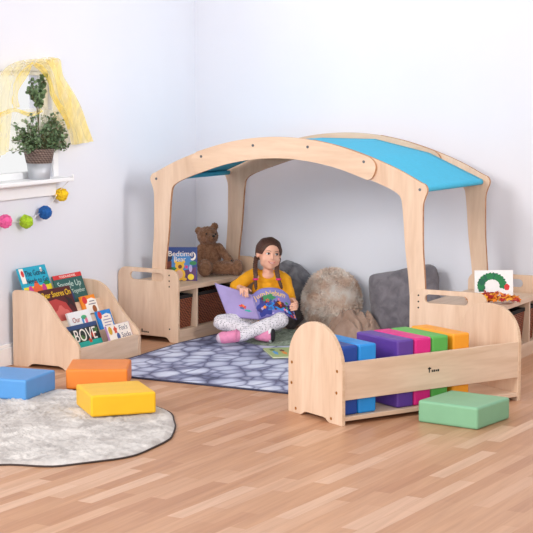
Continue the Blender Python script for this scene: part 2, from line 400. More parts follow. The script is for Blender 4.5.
def basket(label, root, y0, y1):
    mw = Matrix.Translation(root.location) @ Euler((0, 0, root.rotation_euler.z)).to_matrix().to_4x4()
    t = thing('wicker_basket', label, 'basket', mw @ Vector((CW / 2, (y0 + y1) / 2, 0.078)), root.rotation_euler.z, 'wicker baskets in the storage units')
    hw = (y1 - y0) / 2 - 0.004; hx = CW / 2 - 0.025; h = 0.185
    bm = bmesh.new()
    def ring(k, z): return [bm.verts.new((sx * hx * k, sy * hw * k, z)) for sx, sy in ((-1, -1), (1, -1), (1, 1), (-1, 1))]
    R = [ring(0.94, 0), ring(1, h), ring(0.95, h), ring(0.89, 0.01)]
    for a, b in zip(R, R[1:]):
        for k in range(4): bm.faces.new((a[k], a[(k + 1) % 4], b[(k + 1) % 4], b[k]))
    bm.faces.new(R[0][::-1]); bm.faces.new(R[3])
    obj('woven_body', bm, M['wicker'], t, bevel=0.006)
    bm = bmesh.new(); box(bm, hx - 0.004, hx + 0.002, -hw * 0.99, hw * 0.99, h - 0.008, h + 0.012); box(bm, -hx, hx, -hw * 0.97, -hw * 0.92, h - 0.01, h + 0.012); box(bm, -hx, hx, hw * 0.92, hw * 0.97, h - 0.01, h + 0.012)
    obj('liner_band', bm, M['liner'], t)
basket('narrow red-brown wicker basket in the corner storage unit, by its near end panel', LC, 0.022, 0.191)
basket('wide red-brown wicker basket in the corner storage unit, beside the girl\'s purple book', LC, 0.215, 0.683)
basket('narrow dark wicker basket in the storage unit behind the trough, by its near end panel', RC, 0.022, 0.191)
basket('wide dark wicker basket in the storage unit behind the trough, under the leaf book', RC, 0.215, 0.683)
basket('narrow dark wicker basket at the far end of the unit behind the trough', RC, 0.707, 0.854)

# ------------------------------------------------------------------ canopy den
den = thing('play_canopy', 'arched birch play canopy with turquoise cloth roof over both storage units', 'play den', (0.0105, -0.943, 0), -0.072)
XC, FX = 1.140, 1.007
B = [(-0.863, 0.968), (-0.532, 1.109), (-0.179, 1.181), (0.179, 1.181), (0.532, 1.109), (0.863, 0.968)]
outer = [(-0.900, 0.985), (-0.882, 1.004), (-0.72, 1.077), (-0.532, 1.145), (-0.36, 1.192), (-0.18, 1.222), (0.0, 1.232), (0.18, 1.222), (0.36, 1.192), (0.532, 1.145), (0.72, 1.077), (0.882, 1.004), (0.900, 0.985)]
inner_r = [(0.18, 1.102), (0.36, 1.070), (0.532, 1.018), (0.66, 0.972), (0.735, 0.938)]
def leg_outline(s):
    # right-hand leg (mirrored by s): shoulder, foot, inner corner, upper arm to a rounded end under the beam
    o = [(0.20, 1.221), (0.36, 1.192), (0.532, 1.145), (0.72, 1.077), (0.865, 1.008)]
    sh = [(0.890, 0.998), (0.905, 0.978), (0.905, 0.955), (0.893, 0.925), (0.882, 0.885)]
    lg = [(0.881, 0.80), (0.884, 0.65), (0.897, 0.48), (0.905, CS + 0.001)]
    ft = [(0.812, CS + 0.001), (0.800, 0.48), (0.778, 0.65), (0.766, 0.80), (0.757, 0.885), (0.748, 0.920)]
    inn = [(0.725, 0.944), (0.66, 0.975), (0.532, 1.020), (0.36, 1.072), (0.21, 1.100)]
    en = [(0.165, 1.115), (0.150, 1.150), (0.160, 1.195)]
    pts = [p for p in spline([Vector(q).to_3d() for q in o + sh + lg], 4)]
    pts += [p for p in spline([Vector(q).to_3d() for q in ft + inn + en], 4)]
    pts = [(XC + FX * s * p.x, p.y) for p in pts]
    return pts if s > 0 else pts[::-1]
def beam_outline():
    top = [(-0.575, 1.128), (-0.532, 1.1455), (-0.36, 1.1925), (-0.18, 1.2225), (0.0, 1.2325), (0.18, 1.2225), (0.36, 1.1925), (0.532, 1.1455), (0.575, 1.128)]
    re = [(0.600, 1.100), (0.602, 1.065), (0.583, 1.025), (0.553, 1.010)]
    bot = [(0.532, 1.0175), (0.36, 1.0695), (0.18, 1.1015), (0.0, 1.113), (-0.18, 1.1015), (-0.36, 1.0695), (-0.532, 1.0175), (-0.553, 1.010)]
    le = [(-0.583, 1.025), (-0.602, 1.065), (-0.600, 1.100)]
    return [(XC + FX * p.x, p.y) for p in spline([Vector(q).to_3d() for q in top + re + bot + le], 4, closed=True)]
for yl, yb, side in ((0.0195, 0.001, 'front'), (0.8140, 0.7955, 'back')):
    for s in (-1, 1): obj('arch_leg', prism(leg_outline(s), yl, yl + 0.018), [M['birch_v'], M['ply_edge']], den, bevel=0.002)
    bmx = obj('arch_beam', prism(beam_outline(), yb, yb + 0.018), [M['birch_x'], M['ply_edge']], den, bevel=0.002)
    for x, z in B:
        y = yb - 0.002 if abs(x) < 0.8 else yl - 0.002
        obj('bolt', disc(bmesh.new(), (XC + FX * x, y, z), 0.008, 12, th=0.003), M['steel'], den)
for x, z in B:
    obj('dowel', tube(bmesh.new(), [(XC + FX * x, 0.038, z), (XC + FX * x, 0.7955 if abs(x) < .8 else 0.814, z)], 0.010, 10), M['birch_y'], den)
cp = [(XC + FX * x, z + 0.0165) for x, z in B]
def wrap(x, z, s_): return [(x + s_ * 0.0155 * math.cos(a), z + 0.0155 * math.sin(a)) for a in [math.radians(d) for d in (-228, -200, -170, -140, -110, -80, -50, -20, 20, 55)]]
path = wrap(cp[0][0], cp[0][1] - 0.0165, -1) + [(p.x, p.y) for a_, b_ in zip(cp, cp[1:]) for p in [Vector(a_).lerp(Vector(b_), k / 8) for k in range(8)]] + [cp[-1]] + wrap(cp[-1][0], cp[-1][1] - 0.0165, 1)[::-1]
N = len(path)
def can(u, v):
    i = min(int(u * (N - 1) + 1e-6), N - 1); x, z = path[i]
    return (x, 0.044 + v * 0.745, z)
solid(obj('cloth_roof', grid(can, N, 12), M['canopy'], den, smooth=True), 0.003)

# ------------------------------------------------------------------ foam block trough
TW, TL, TH = 0.430, 1.082, 0.452
tr = thing('foam_block_trough', 'low birch trough with round-topped ends holding coloured foam blocks', 'toy trough', (1.921, -2.422, 0), -0.493)
def tro(far=False):
    p = [(0, 0), (0.10, 0), (0.115, 0.006), (0.13, 0.016), (0.15, 0.019), (TW - 0.15, 0.019), (TW - 0.13, 0.016), (TW - 0.115, 0.006), (TW - 0.10, 0), (TW, 0)]
    if not far: return p + arc(TW / 2, TH - 0.205, TW / 2, 0.205, 0, PI, 28)
    for k in range(29):
        c, s_ = math.cos(PI * k / 28), math.sin(PI * k / 28)
        p.append((TW / 2 + TW / 2 * math.copysign(abs(c) ** 0.85, c), TH + 0.004 - 0.190 + 0.190 * s_ ** 0.85))
    return p
for y0, y1 in ((0, 0.018), (TL - 0.018, TL)):
    e = obj('end_panel', prism(tro(y0 > 0.5), y0, y1), [M['birch_v'], M['ply_pale']], tr, bevel=0.002)
    for x, z in ((0.030, 0.238), (0.390, 0.247), (0.027, 0.140), (0.386, 0.147), (0.062, 0.022), (0.345, 0.022)):
        obj('bolt', disc(bmesh.new(), (x, y0 - 0.001 if y0 == 0 else y1 - 0.002, z), 0.0075, 12, th=0.003), M['brass'], e)
fb = obj('front_board', boxm(TW - 0.020, TW - 0.003, 0.018, TL - 0.018, 0.116, 0.290), M['birch_y'], tr, bevel=0.002)
obj('rear_board', boxm(0.003, 0.020, 0.018, TL - 0.018, 0.116, 0.290), M['birch_y'], tr, bevel=0.002)
obj('tray', boxm(0.004, TW - 0.004, 0.018, TL - 0.018, 0.020, 0.040), M['birch_y'], tr, bevel=0.002)
mk = bmesh.new(); X = TW - 0.0032
for a, b, c, d in ((0.505, 0.511, 0.196, 0.222), (0.500, 0.518, 0.212, 0.219), (0.522, 0.530, 0.197, 0.208), (0.533, 0.543, 0.197, 0.208), (0.546, 0.554, 0.198, 0.207), (0.557, 0.567, 0.197, 0.208)):
    box(mk, X, X + 0.0010, a, b, c, d)
obj('maker_mark', mk, M['black'], fb)
S, T = 0.31, 0.102
def block_bm(sx, sy, sz):
    bm = boxm(-sx / 2, sx / 2, -sy / 2, sy / 2, 0, sz, bev=0.013, seg=3); return bm
tm = Matrix.Translation((1.921, -2.422, 0)) @ Euler((0, 0, -0.493)).to_matrix().to_4x4()
for nm, m, y0, y1, lab, xs, lean in (('n', 'f_navy', 0.0195, 0.110, 'navy blue foam block standing in the trough against its near round-topped end', 0.0, 0),
    ('s', 'f_sky', 0.113, 0.216, 'bright blue foam block standing in the trough beside the navy one', 0.0, 0),
    ('p', 'f_purple', 0.337, 0.436, 'purple foam block standing in the trough beside the empty gap', 0, 0),
    ('k', 'f_pink', 0.438, 0.540, 'magenta pink foam block standing in the trough next to the purple one', 0, 0),
    ('g', 'f_green', 0.543, 0.644, 'grass green foam block standing in the trough next to the magenta one', 0, 0),
    ('a', 'f_amber', 0.672, 0.776, 'amber orange foam block standing in the trough, last after the green one', 0, 0)):
    o = obj('foam_block', block_bm(0.325, y1 - y0 - 0.001, 0.32), M[m], smooth=True)
    o.location = tm @ Vector((0.241 + xs, (y0 + y1) / 2, 0.0405)); o.rotation_euler = (0, 0, -0.493)
    tag(o, lab, 'foam block', 'coloured foam blocks')
def flat_block(m, corner, rz, z, lab):
    o = obj('foam_block', block_bm(S, S, T), M[m], smooth=True)
    c, s = math.cos(rz), math.sin(rz)
    o.location = (corner[0] + c * S / 2 - s * S / 2, corner[1] + s * S / 2 + c * S / 2, z); o.rotation_euler = (0, 0, rz)
    tag(o, lab, 'foam block', 'coloured foam blocks')
flat_block('f_mint', (2.563, -2.372), -0.137, 0.0, 'pale mint green foam block lying flat on the floor before the trough')
flat_block('f_yellow', (1.246, -3.084), 0.825, 0.022, 'bright yellow foam block lying flat on the round shaggy rug')
flat_block('f_blue', (0.417, -2.910), 0.1315, 0.013, 'sky blue foam block lying flat on the rug\'s edge in front of the bookrack')
flat_block('f_orange', (0.714, -2.519), 0.50, 0.010, 'orange foam block lying flat between yellow block and bookrack')
for o in bpy.data.objects:
    if o.name.startswith('foam_block') and o.type == 'MESH':
        w = o.modifiers.new('wn', 'WEIGHTED_NORMAL')

# ------------------------------------------------------------------ rugs
RX, RY = 0.93, -3.36
RK = [(-52, .765), (-36, .855), (-16, .880), (8, .832), (28, .795), (60, .815), (107, .860), (160, .83), (220, .80), (270, .76), (308, .765)]
def rugr(a):
    d = (math.degrees(a) + 52) % 360 - 52
    for (p, r), (q, t_) in zip(RK, RK[1:]):
        if p <= d <= q: k = (d - p) / (q - p); k = k * k * (3 - 2 * k); return r + (t_ - r) * k + 0.004 * math.sin(17 * a)
    return .765
def rugf(u, v):
    a = 2 * PI * u; r = rugr(a) * v ** 0.9
    x, y = r * math.cos(a), r * math.sin(a)
    p = Vector((x, y, 0)); sw = Vector((noise.noise(p * 9), noise.noise(p * 9 + Vector((0, 5, 0))), 0)) * 0.06
    h = 0.017 + 0.007 * noise.noise(p * 14) + 0.009 * noise.noise((p + sw) * 48) + 0.004 * noise.noise(p * 120)
    if v > 0.955: h *= math.sqrt(max(0.0, (1 - v) / 0.045))
    return (x, y, max(0.004, h))
rug = thing('round_rug', 'round silvery grey shaggy rug under the yellow block', 'rug', (RX, RY, 0))
obj('pile', grid(rugf, 520, 110, closed_u=True), M['rugfur'], rug, smooth=True, recalc=False)
def bind(u, v):
    a = 2 * PI * u; r = rugr(a)
    k = 2 * PI * v; return ((r + 0.001 + 0.004 * math.cos(k)) * math.cos(a), (r + 0.001 + 0.004 * math.cos(k)) * math.sin(a), 0.0045 + 0.004 * math.sin(k))
obj('edge_binding', grid(bind, 160, 9, closed_u=True), plain('dark_binding', rgb(70, 58, 56), 0.9), rug, smooth=True)
mat = thing('pebble_mat', 'grey pebble print floor mat under the girl and canopy', 'mat', (0, 0, 0))
mc = [(0.535, -2.055), (2.05, -2.060), (1.955, -1.12), (1.955, -0.30), (0.512, -0.30), (0.476, -0.80), (0.462, -0.985), (0.483, -1.35), (0.505, -1.72)]
bm = bmesh.new(); lo = [bm.verts.new((x, y, 0.001)) for x, y in mc]; f = bm.faces.new(lo)
ex = bmesh.ops.extrude_face_region(bm, geom=[f]); bmesh.ops.translate(bm, verts=[v for v in ex['geom'] if isinstance(v, bmesh.types.BMVert)], vec=(0, 0, 0.007))
obj('printed_top', bm, M['pebble'], mat)
bm = bmesh.new(); tube(bm, [(x, y, 0.005) for x, y in mc + mc[:1]], 0.0055, 6, caps=False); obj('hem', bm, plain('mat_hem', rgb(52, 54, 78), 0.8), mat)

# ------------------------------------------------------------------ books
def book(name, label, w, h, th, cover, loc, rot, group=None, pages='paper', cat='book'):
    """local x = right, z = up, the front cover faces -y and lies at y = 0"""
    t = thing(name, label, cat, loc, 0, group); t.rotation_euler = rot
    bm = bmesh.new(); c = min(0.003, th * 0.25)
    box(bm, -w / 2, w / 2, 0, c, 0, h); box(bm, -w / 2, w / 2, th - c, th, 0, h); box(bm, -w / 2, -w / 2 + c, c, th - c, 0, h)
    obj('cover', bm, cover, t, bevel=0.0008)
    obj('pages', boxm(-w / 2 + c, w / 2 - 0.003, c, th - c, 0.003, h - 0.003), M[pages], t)
    return t
def patch(t, name, pts, m, y=-0.0006):
    bm = bmesh.new(); lo = [bm.verts.new((x, y, z)) for x, z in pts]; hi = [bm.verts.new((x, 0.0004, z)) for x, z in pts]
    n = len(pts); bm.faces.new(lo); bm.faces.new(hi[::-1])
    for k in range(n): bm.faces.new((lo[k], hi[k], hi[(k + 1) % n], lo[(k + 1) % n]))
    return obj(name, bm, m, t)
def rect(x0, x1, z0, z1): return [(x0, z0), (x1, z0), (x1, z1), (x0, z1)]
def blob(cx, cz, rx, rz, n=18, wob=0.0, ph=0.0): return [(cx + rx * (1 + wob * math.sin(5 * a + ph)) * math.cos(a), cz + rz * (1 + wob * math.sin(5 * a + ph)) * math.sin(a)) for a in [2 * PI * k / n for k in range(n)]]
def star(cx, cz, r, n=5, k=0.45): return [(cx + (r if i % 2 == 0 else r * k) * math.sin(PI * i / n), cz + (r if i % 2 == 0 else r * k) * math.cos(PI * i / n)) for i in range(2 * n)]

# bookrack: near bottom corner (0.03,-2.032); x to the front, y along the wall
DW, DL, DH = 0.437, 0.607, 0.417
rack = thing('bookrack', 'low birch bookrack with curved sides holding picture books face out', 'bookrack', (0.03, -2.032, 0), -0.0068)
def rack_outline():
    p = [(0, 0), (0.10, 0), (0.115, 0.014), (0.14, 0.020), (0.30, 0.020), (0.325, 0.013), (0.345, 0.0), (DW, 0)]
    cur = [(DW, 0.10), (DW - 0.003, 0.130), (DW - 0.020, 0.158), (0.37, 0.200), (0.30, 0.276), (0.24, 0.352), (0.20, 0.389), (0.15, 0.411), (0.10, DH)]
    p += [(q.x, q.y) for q in spline([Vector(c).to_3d() for c in cur], 5)]
    p += arc(0.025, DH - 0.025, 0.025, 0.025, PI / 2, PI, 5); return p
for y0, y1 in ((0, 0.018), (DL - 0.018, DL)):
    obj('side_panel', prism(rack_outline(), y0, y1), [M['birch_v'], M['ply_pale']], rack, bevel=0.002)
obj('front_board', boxm(DW - 0.022, DW - 0.004, 0.018, DL - 0.018, 0.003, 0.123), M['birch_y'], rack, bevel=0.002)
obj('floor_board', boxm(0.004, DW - 0.022, 0.018, DL - 0.018, 0.022, 0.034), M['birch_y'], rack)
K = 0.39
def leaner(xw, zw, top, low, name):
    # sheet leaning back along x = xw - K (z - zw), in world x; rack's own x is 0.03 less
    f = lambda z: xw - 0.03 - K * (z - zw)
    bm = bmesh.new(); vs = []
    for y in (0.018, DL - 0.018):
        vs.append([bm.verts.new((f(z) + d, y, z)) for z, d in ((low, 0), (top, 0), (top, -0.009), (low, -0.009))])
    for k in range(4): bm.faces.new((vs[0][k], vs[0][(k + 1) % 4], vs[1][(k + 1) % 4], vs[1][k]))
    bm.faces.new(vs[0]); bm.faces.new(vs[1][::-1]); obj(name, bm, M['birch_y'], rack)
leaner(0.030, 0.530, 0.37, 0.036, 'leaning_shelf'); leaner(0.164, 0.414, 0.315, 0.036, 'leaning_shelf')
leaner(0.264, 0.283, 0.245, 0.036, 'leaning_shelf'); leaner(0.324, 0.222, 0.165, 0.036, 'leaning_shelf')
for z, x0, x1 in ((0.264, 0.103, 0.185), (0.155, 0.240, 0.274), (0.085, 0.315, 0.338)):
    obj('ledge', boxm(x0 - 0.004, x1 + 0.004, 0.018, DL - 0.018, z - 0.006, z), M['birch_y'], rack)
LEAN = math.atan(K)
def rackbook(name, label, w, h, th, cover, xt, yc, zt, pages='paper'):
    # xt, zt: top edge of the front cover
    R = Matrix.Rotation(PI / 2, 3, 'Z') @ Matrix.Rotation(-LEAN, 3, 'X')
    top = Vector((xt, yc, zt)); loc = top - R @ Vector((0, 0, h))
    return book(name, label, w, h, th, cover, loc, R.to_euler(), 'picture books in the bookrack', pages)
A = flat
b = rackbook('picture_book', 'turquoise and yellow picture book standing topmost in the bookrack', 0.255, 0.28, 0.012, A('teal_cover', 28, 166, 196), 0.045, -1.876, 0.530)
patch(b, 'yellow_ground', rect(-0.127, 0.127, 0.0, 0.168), A('yellow', 244, 214, 40))
patch(b, 'red_badge', blob(-0.100, 0.245, 0.013, 0.018), A('red', 214, 50, 50), -0.001); patch(b, 'badge_panel', rect(-0.122, -0.084, 0.19, 0.275), A('cream', 246, 236, 226), -0.0008)
text('title', 'The Gorilla', 0.048, A('navy_ink', 24, 40, 70), b, 0.012, 0.226, sx=.85); text('title', 'Needs to Go', 0.044, A('navy_ink', 24, 40, 70), b, 0.014, 0.184, sx=.85)
patch(b, 'animal_picture', blob(-0.005, 0.115, 0.052, 0.072, 30, 0.12), A('orange_red', 236, 98, 50), -0.0010)
for s in (-1, 1): patch(b, 'ear_picture', blob(-0.005 + s * 0.062, 0.145, 0.020, 0.028), A('magenta', 210, 60, 140), -0.0012)
patch(b, 'leaf_picture', blob(0.090, 0.176, 0.028, 0.012, 18, 0.2), A('leaf_ink', 40, 130, 70), -0.001); patch(b, 'moon_picture', blob(0.075, 0.255, 0.010, 0.014), A('cream', 246, 236, 226), -0.001)
b = rackbook('picture_book', 'dark green picture book with a red top strip, behind the red book', 0.276, 0.19, 0.012, A('green_cover', 40, 92, 88), 0.092, -1.606, 0.462)
patch(b, 'red_strip', rect(-0.138, 0.138, 0.166, 0.19), A('red', 214, 50, 50)); text('strip_lettering', 'TOUCH-AND-FEEL', 0.019, A('cream', 246, 236, 226), b, 0, 0.171)
text('title', 'Snuggle Up', 0.050, A('pale_green', 196, 214, 204), b, -0.005, 0.115); text('title', 'Together', 0.034, A('pale_green', 196, 214, 204), b, 0.06, 0.075)
patch(b, 'blue_glow', blob(-0.05, 0.06, 0.06, 0.045), A('deep_blue', 38, 70, 116), -0.0004)
b = rackbook('picture_book', 'large red and maroon picture book leaning behind the near side panel', 0.287, 0.262, 0.012, A('maroon_cover', 78, 20, 26), 0.180, -1.850, 0.415)
patch(b, 'red_picture', [(-0.143, 0.0), (0.118, 0.0), (0.10, 0.10), (0.06, 0.17), (-0.02, 0.20), (-0.143, 0.19)], A('bear_red', 184, 60, 56))
patch(b, 'pink_picture', blob(0.0, 0.10, 0.062, 0.055, 22, 0.15), A('rose', 214, 104, 96), -0.0008)
patch(b, 'branch_picture', [(0.06, 0.21), (0.12, 0.185), (0.135, 0.13), (0.10, 0.16), (0.07, 0.15), (0.085, 0.18)], A('dark_ink', 36, 18, 24), -0.001)
text('title', 'Bear Snores On', 0.047, A('title_gold', 244, 198, 40), b, 0.0, 0.213, sx=0.88)
b = rackbook('board_book', 'small white and orange board book standing in the bookrack\'s middle', 0.135, 0.105, 0.016, A('orange_cover', 240, 140, 36), 0.215, -1.583, 0.345)
patch(b, 'white_panel', [(-0.045, 0.0), (0.0675, 0.0), (0.0675, 0.075), (0.03, 0.088), (-0.045, 0.080)], A('cream', 246, 236, 226))
patch(b, 'red_badge', blob(-0.040, 0.080, 0.022, 0.022), A('red', 214, 50, 50), -0.001); patch(b, 'brown_picture', blob(0.030, 0.022, 0.020, 0.022), A('ginger', 160, 84, 36), -0.001)
for z, a, c in ((0.066, 0.0, 0.05), (0.050, -0.015, 0.055)): patch(b, 'lettering', rect(a, c, z, z + 0.005), A('ink_grey', 110, 100, 120), -0.001)
b = rackbook('board_book', 'small white and blue board book standing in the bookrack', 0.135, 0.115, 0.016, A('blue_cover', 24, 130, 210), 0.295, -1.545, 0.262)
patch(b, 'white_panel', [(-0.046, 0.0), (0.055, 0.0), (0.055, 0.085), (0.02, 0.095), (-0.046, 0.085)], A('cream', 246, 236, 226))
patch(b, 'red_badge', blob(-0.048, 0.090, 0.018, 0.022), A('red', 214, 50, 50), -0.001)
for z, a, c in ((0.074, -0.01, 0.03), (0.056, -0.03, 0.045), (0.040, -0.025, 0.05), (0.024, -0.03, 0.03)): patch(b, 'lettering', rect(a, c, z, z + 0.005), A('ink_violet', 150, 130, 170), -0.001)
b = rackbook('picture_book', 'white picture book with colourful lettering behind the dark green-edged book', 0.211, 0.185, 0.014, A('white_cover', 240, 238, 238), 0.280, -1.772, 0.284)
text('title', 'Our', 0.042, A('rust_ink', 176, 90, 80), b, -0.042, 0.124)
for n_, p_, m_ in (('lettering', blob(0.036, 0.145, 0.026, 0.012), A('leaf_ink2', 70, 180, 120)), ('lettering', blob(0.052, 0.122, 0.012, 0.024), A('pinkish', 232, 120, 150)), ('lettering', blob(0.020, 0.126, 0.009, 0.022), A('sky_ink', 80, 160, 220))): patch(b, n_, p_, m_, -0.0008)
patch(b, 'bear_picture', blob(0.0, 0.082, 0.024, 0.016), A('rust', 180, 96, 60), -0.0008); patch(b, 'flower_picture', blob(0.066, 0.090, 0.014, 0.014), A('pinkish', 232, 120, 150), -0.0008); patch(b, 'bird_picture', blob(-0.066, 0.080, 0.016, 0.012), A('sky_ink', 80, 160, 220), -0.0008)
b = rackbook('picture_book', 'dark picture book with big white letters and a teal lower edge', 0.300, 0.165, 0.012, A('forest_cover', 30, 40, 38), 0.340, -1.836, 0.224)
patch(b, 'teal_edge', rect(-0.15, 0.15, 0.0, 0.066), A('teal_ink', 30, 170, 156)); patch(b, 'blue_band', rect(-0.15, 0.15, 0.142, 0.165), A('blue_band', 48, 74, 120))
for cx, cz, r_, m_ in ((-0.02, 0.085, 0.022, A('moss', 70, 110, 50)), (0.085, 0.095, 0.020, A('ember', 196, 70, 40)), (0.045, 0.066, 0.016, A('ember', 196, 70, 40)), (-0.09, 0.10, 0.02, A('leaf_ink', 40, 130, 70)), (0.12, 0.12, 0.018, A('moss', 70, 110, 50))): patch(b, 'leaf_picture', blob(cx, cz, r_, r_ * 0.8, 14, 0.2), m_, -0.0008)
text('title', 'ABOVE', 0.098, A('cream', 246, 236, 226), b, -0.016, 0.070, -0.0014, sx=0.88)
b = rackbook('board_book', 'white board book with a purple edge, at the front far corner', 0.232, 0.135, 0.010, A('mauve_cover', 176, 132, 186), 0.402, -1.566, 0.194)
patch(b, 'white_panel', rect(-0.112, 0.112, 0.0, 0.134), A('cream', 246, 236, 226)); patch(b, 'yellow_badge', blob(-0.086, 0.105, 0.018, 0.024), A('mustard', 216, 166, 40), -0.001)
patch(b, 'fox_picture', blob(-0.036, 0.104, 0.016, 0.020, 16, 0.25), A('fox_red', 216, 76, 44), -0.001); patch(b, 'coat_picture', blob(-0.022, 0.062, 0.016, 0.024), A('blue_coat', 60, 90, 150), -0.001)
text('title', "Fox's", 0.040, A('ink_grey', 110, 100, 120), b, 0.045, 0.096); text('title', 'Socks', 0.040, A('ink_grey', 110, 100, 120), b, 0.056, 0.054)

# book on the corner unit, facing the camera
b = book('board_book', 'midnight blue board book with a golden bear standing beside the teddy', 0.200, 0.205, 0.022, A('night_cover', 30, 62, 130), (0.300, -0.700, 0.334), Euler((-0.10, 0, 0.487)), cat='book')
night = A('dusk_purple', 88, 40, 96)
patch(b, 'glow', blob(0.0, 0.11, 0.075, 0.06), A('glow_blue', 60, 130, 196), -0.0004); patch(b, 'ground', [(-0.095, 0), (0.095, 0), (0.095, 0.085), (0.05, 0.07), (-0.03, 0.055), (-0.095, 0.07)], night)
patch(b, 'tree_picture', rect(-0.092, -0.055, 0.06, 0.12), A('bark', 110, 48, 30), -0.001); patch(b, 'tree_picture', blob(-0.075, 0.145, 0.024, 0.03), A('dark_night', 26, 26, 60), -0.0010)
patch(b, 'bush_picture', blob(0.075, 0.108, 0.022, 0.012), A('leaf_ink', 40, 130, 70), -0.001); patch(b, 'bush_picture', blob(-0.05, 0.07, 0.03, 0.014), A('leaf_ink', 40, 130, 70), -0.001)
patch(b, 'flower_picture', blob(0.060, 0.075, 0.010, 0.022), A('lilac', 186, 170, 220), -0.001); patch(b, 'flower_picture', blob(0.035, 0.085, 0.01, 0.01), A('magenta', 210, 60, 140), -0.001)
patch(b, 'moon_picture', [(0.072 + 0.020 * math.cos(a), 0.150 + 0.026 * math.sin(a)) for a in [-2.2 + 4.0 * k / 12 for k in range(13)]] + [(0.066 + 0.017 * math.cos(a), 0.155 + 0.020 * math.sin(a)) for a in [1.8 - 3.6 * k / 10 for k in range(11)]], A('cream', 246, 236, 226), -0.001)
gold = A('gold_bear', 238, 186, 44)
patch(b, 'bear_picture', blob(-0.006, 0.092, 0.028, 0.026), gold, -0.0010); patch(b, 'bear_picture', blob(-0.008, 0.040, 0.036, 0.038), gold, -0.0011)
for s in (-1, 1):
    patch(b, 'bear_picture', blob(-0.006 + s * 0.024, 0.116, 0.009, 0.010), gold, -0.0010); patch(b, 'bear_picture', blob(-0.008 + s * 0.030, 0.010, 0.015, 0.010), gold, -0.0012)
patch(b, 'bear_picture', blob(-0.008, 0.040, 0.022, 0.026), A('peach', 226, 176, 150), -0.0014); patch(b, 'bear_picture', blob(-0.004, 0.086, 0.012, 0.012), A('bark', 110, 48, 30), -0.0014)
patch(b, 'yellow_badge', blob(0.062, 0.024, 0.019, 0.019), A('yellow', 244, 214, 40), -0.0012)
text('title', 'Bedtime', 0.046, A('cream', 246, 236, 226), b, 0.0, 0.150, -0.0016); text('title', 'Bear', 0.040, A('cream', 246, 236, 226), b, -0.006, 0.119, -0.0016)

# book with a plain green garland and orange leaves on the second unit
b = book('picture_book', 'white picture book with a green leaf arch standing on the second unit', 0.215, 0.170, 0.012, A('white_cover', 240, 238, 238), (2.292, -0.650, 0.334), Euler((-0.12, 0, 0.56)))
for k in range(15):
    a = math.radians(200 - 200 * k / 14); cx, cz = -0.012 + 0.062 * math.cos(a), 0.086 + 0.052 * math.sin(a)
    patch(b, 'leaf_picture', blob(cx, cz, 0.021, 0.019, 14, 0.18, k), A('garland_green', 22, 122, 66) if k % 3 else A('garland_dark', 14, 96, 70), -0.0008 - 0.0001 * (k % 4))
patch(b, 'red_flower_picture', blob(0.072, 0.076, 0.015, 0.018, 16, 0.1), A('red', 214, 50, 50), -0.0014)
lv = thing('autumn_leaves', 'scatter of orange and red cloth leaves before the white leaf book', 'decoration', (2.310, -0.745, 0.333), 0.50)
lv['kind'] = 'stuff'
for m_, n_, sd in ((A('leaf_orange', 236, 140, 30), 64, 1), (A('leaf_red', 178, 36, 44), 46, 2), (A('leaf_amber', 240, 176, 50), 26, 3)):
    random.seed(sd); bm = bmesh.new()
    for k in range(n_):
        x = random.uniform(-0.125, 0.150); y = random.uniform(-0.055, 0.035); z = 0.010 + random.random() * 0.055 * max(0.1, 1 - abs(x) / 0.19)
        R = Euler((random.uniform(-1.2, 0.2), random.uniform(-.6, .6), random.uniform(0, 6.3))).to_matrix(); r = random.uniform(0.014, 0.026)
        pts = star(0, 0, r, 5, 0.5); vs = [bm.verts.new(Vector((x, y, max(z, 0.024))) + R @ Vector((p[0], p[1] * 1.2, 0.004 * (i % 2)))) for i, p in enumerate(pts)]
        c = bm.verts.new(Vector((x, y, max(z, 0.024))))
        for i in range(10): bm.faces.new((c, vs[i], vs[(i + 1) % 10]))
    o = solid(obj('leaf_layer', bm, m_, lv, recalc=False), 0.001); o['kind'] = 'stuff'
random.seed(7)

# ------------------------------------------------------------------ window dressing
plant = thing('potted_plant', 'leafy green plant with a tall sprig in a zinc and wicker pot', 'plant', (0.055, -1.80, 1.008), 0.0)
bm = lathe(bmesh.new(), [(0.056, 0), (0.058, 0.002), (0.068, 0.088)], 32); obj('pot_base', bm, M['zinc'], plant, smooth=True)
bm = lathe(bmesh.new(), [(0.069, 0.088), (0.071, 0.090), (0.086, 0.164), (0.083, 0.168), (0.078, 0.160), (0.07, 0.12)], 40); obj('pot_weave', bm, M['wicker_pot'], plant, smooth=True)
obj('soil', disc(bmesh.new(), (0, 0, 0.142), 0.075, 24, 'z', 0.004), M['soil'], plant)
stems = bmesh.new(); leaves = bmesh.new()
def leafat(p, d, s):
    d = Vector(d).normalized(); n = Vector((random.uniform(-1, 1), random.uniform(-1, 1), random.uniform(0, 1.2))).normalized()
    sd = d.cross(n)
    if sd.length < 0.1: return
    sd.normalize(); up = sd.cross(d); p = Vector(p)
    prof = [(0, 0), (0.25, 0.36), (0.55, 0.46), (0.82, 0.28), (1.0, 0)]
    L = [leaves.verts.new(p + d * s * a + sd * s * w + up * s * (0.12 * w)) for a, w in prof[1:4]]
    R = [leaves.verts.new(p + d * s * a - sd * s * w + up * s * (0.12 * w)) for a, w in prof[1:4]]
    C_ = [leaves.verts.new(p + d * s * a) for a, w in prof]
    leaves.faces.new((C_[0], C_[1], L[0])); leaves.faces.new((C_[0], R[0], C_[1]))
    for i in range(2):
        leaves.faces.new((C_[i + 1], C_[i + 2], L[i + 1], L[i])); leaves.faces.new((C_[i + 1], R[i], R[i + 1], C_[i + 2]))
    leaves.faces.new((C_[3], C_[4], L[2])); leaves.faces.new((C_[3], R[2], C_[4]))
random.seed(21)
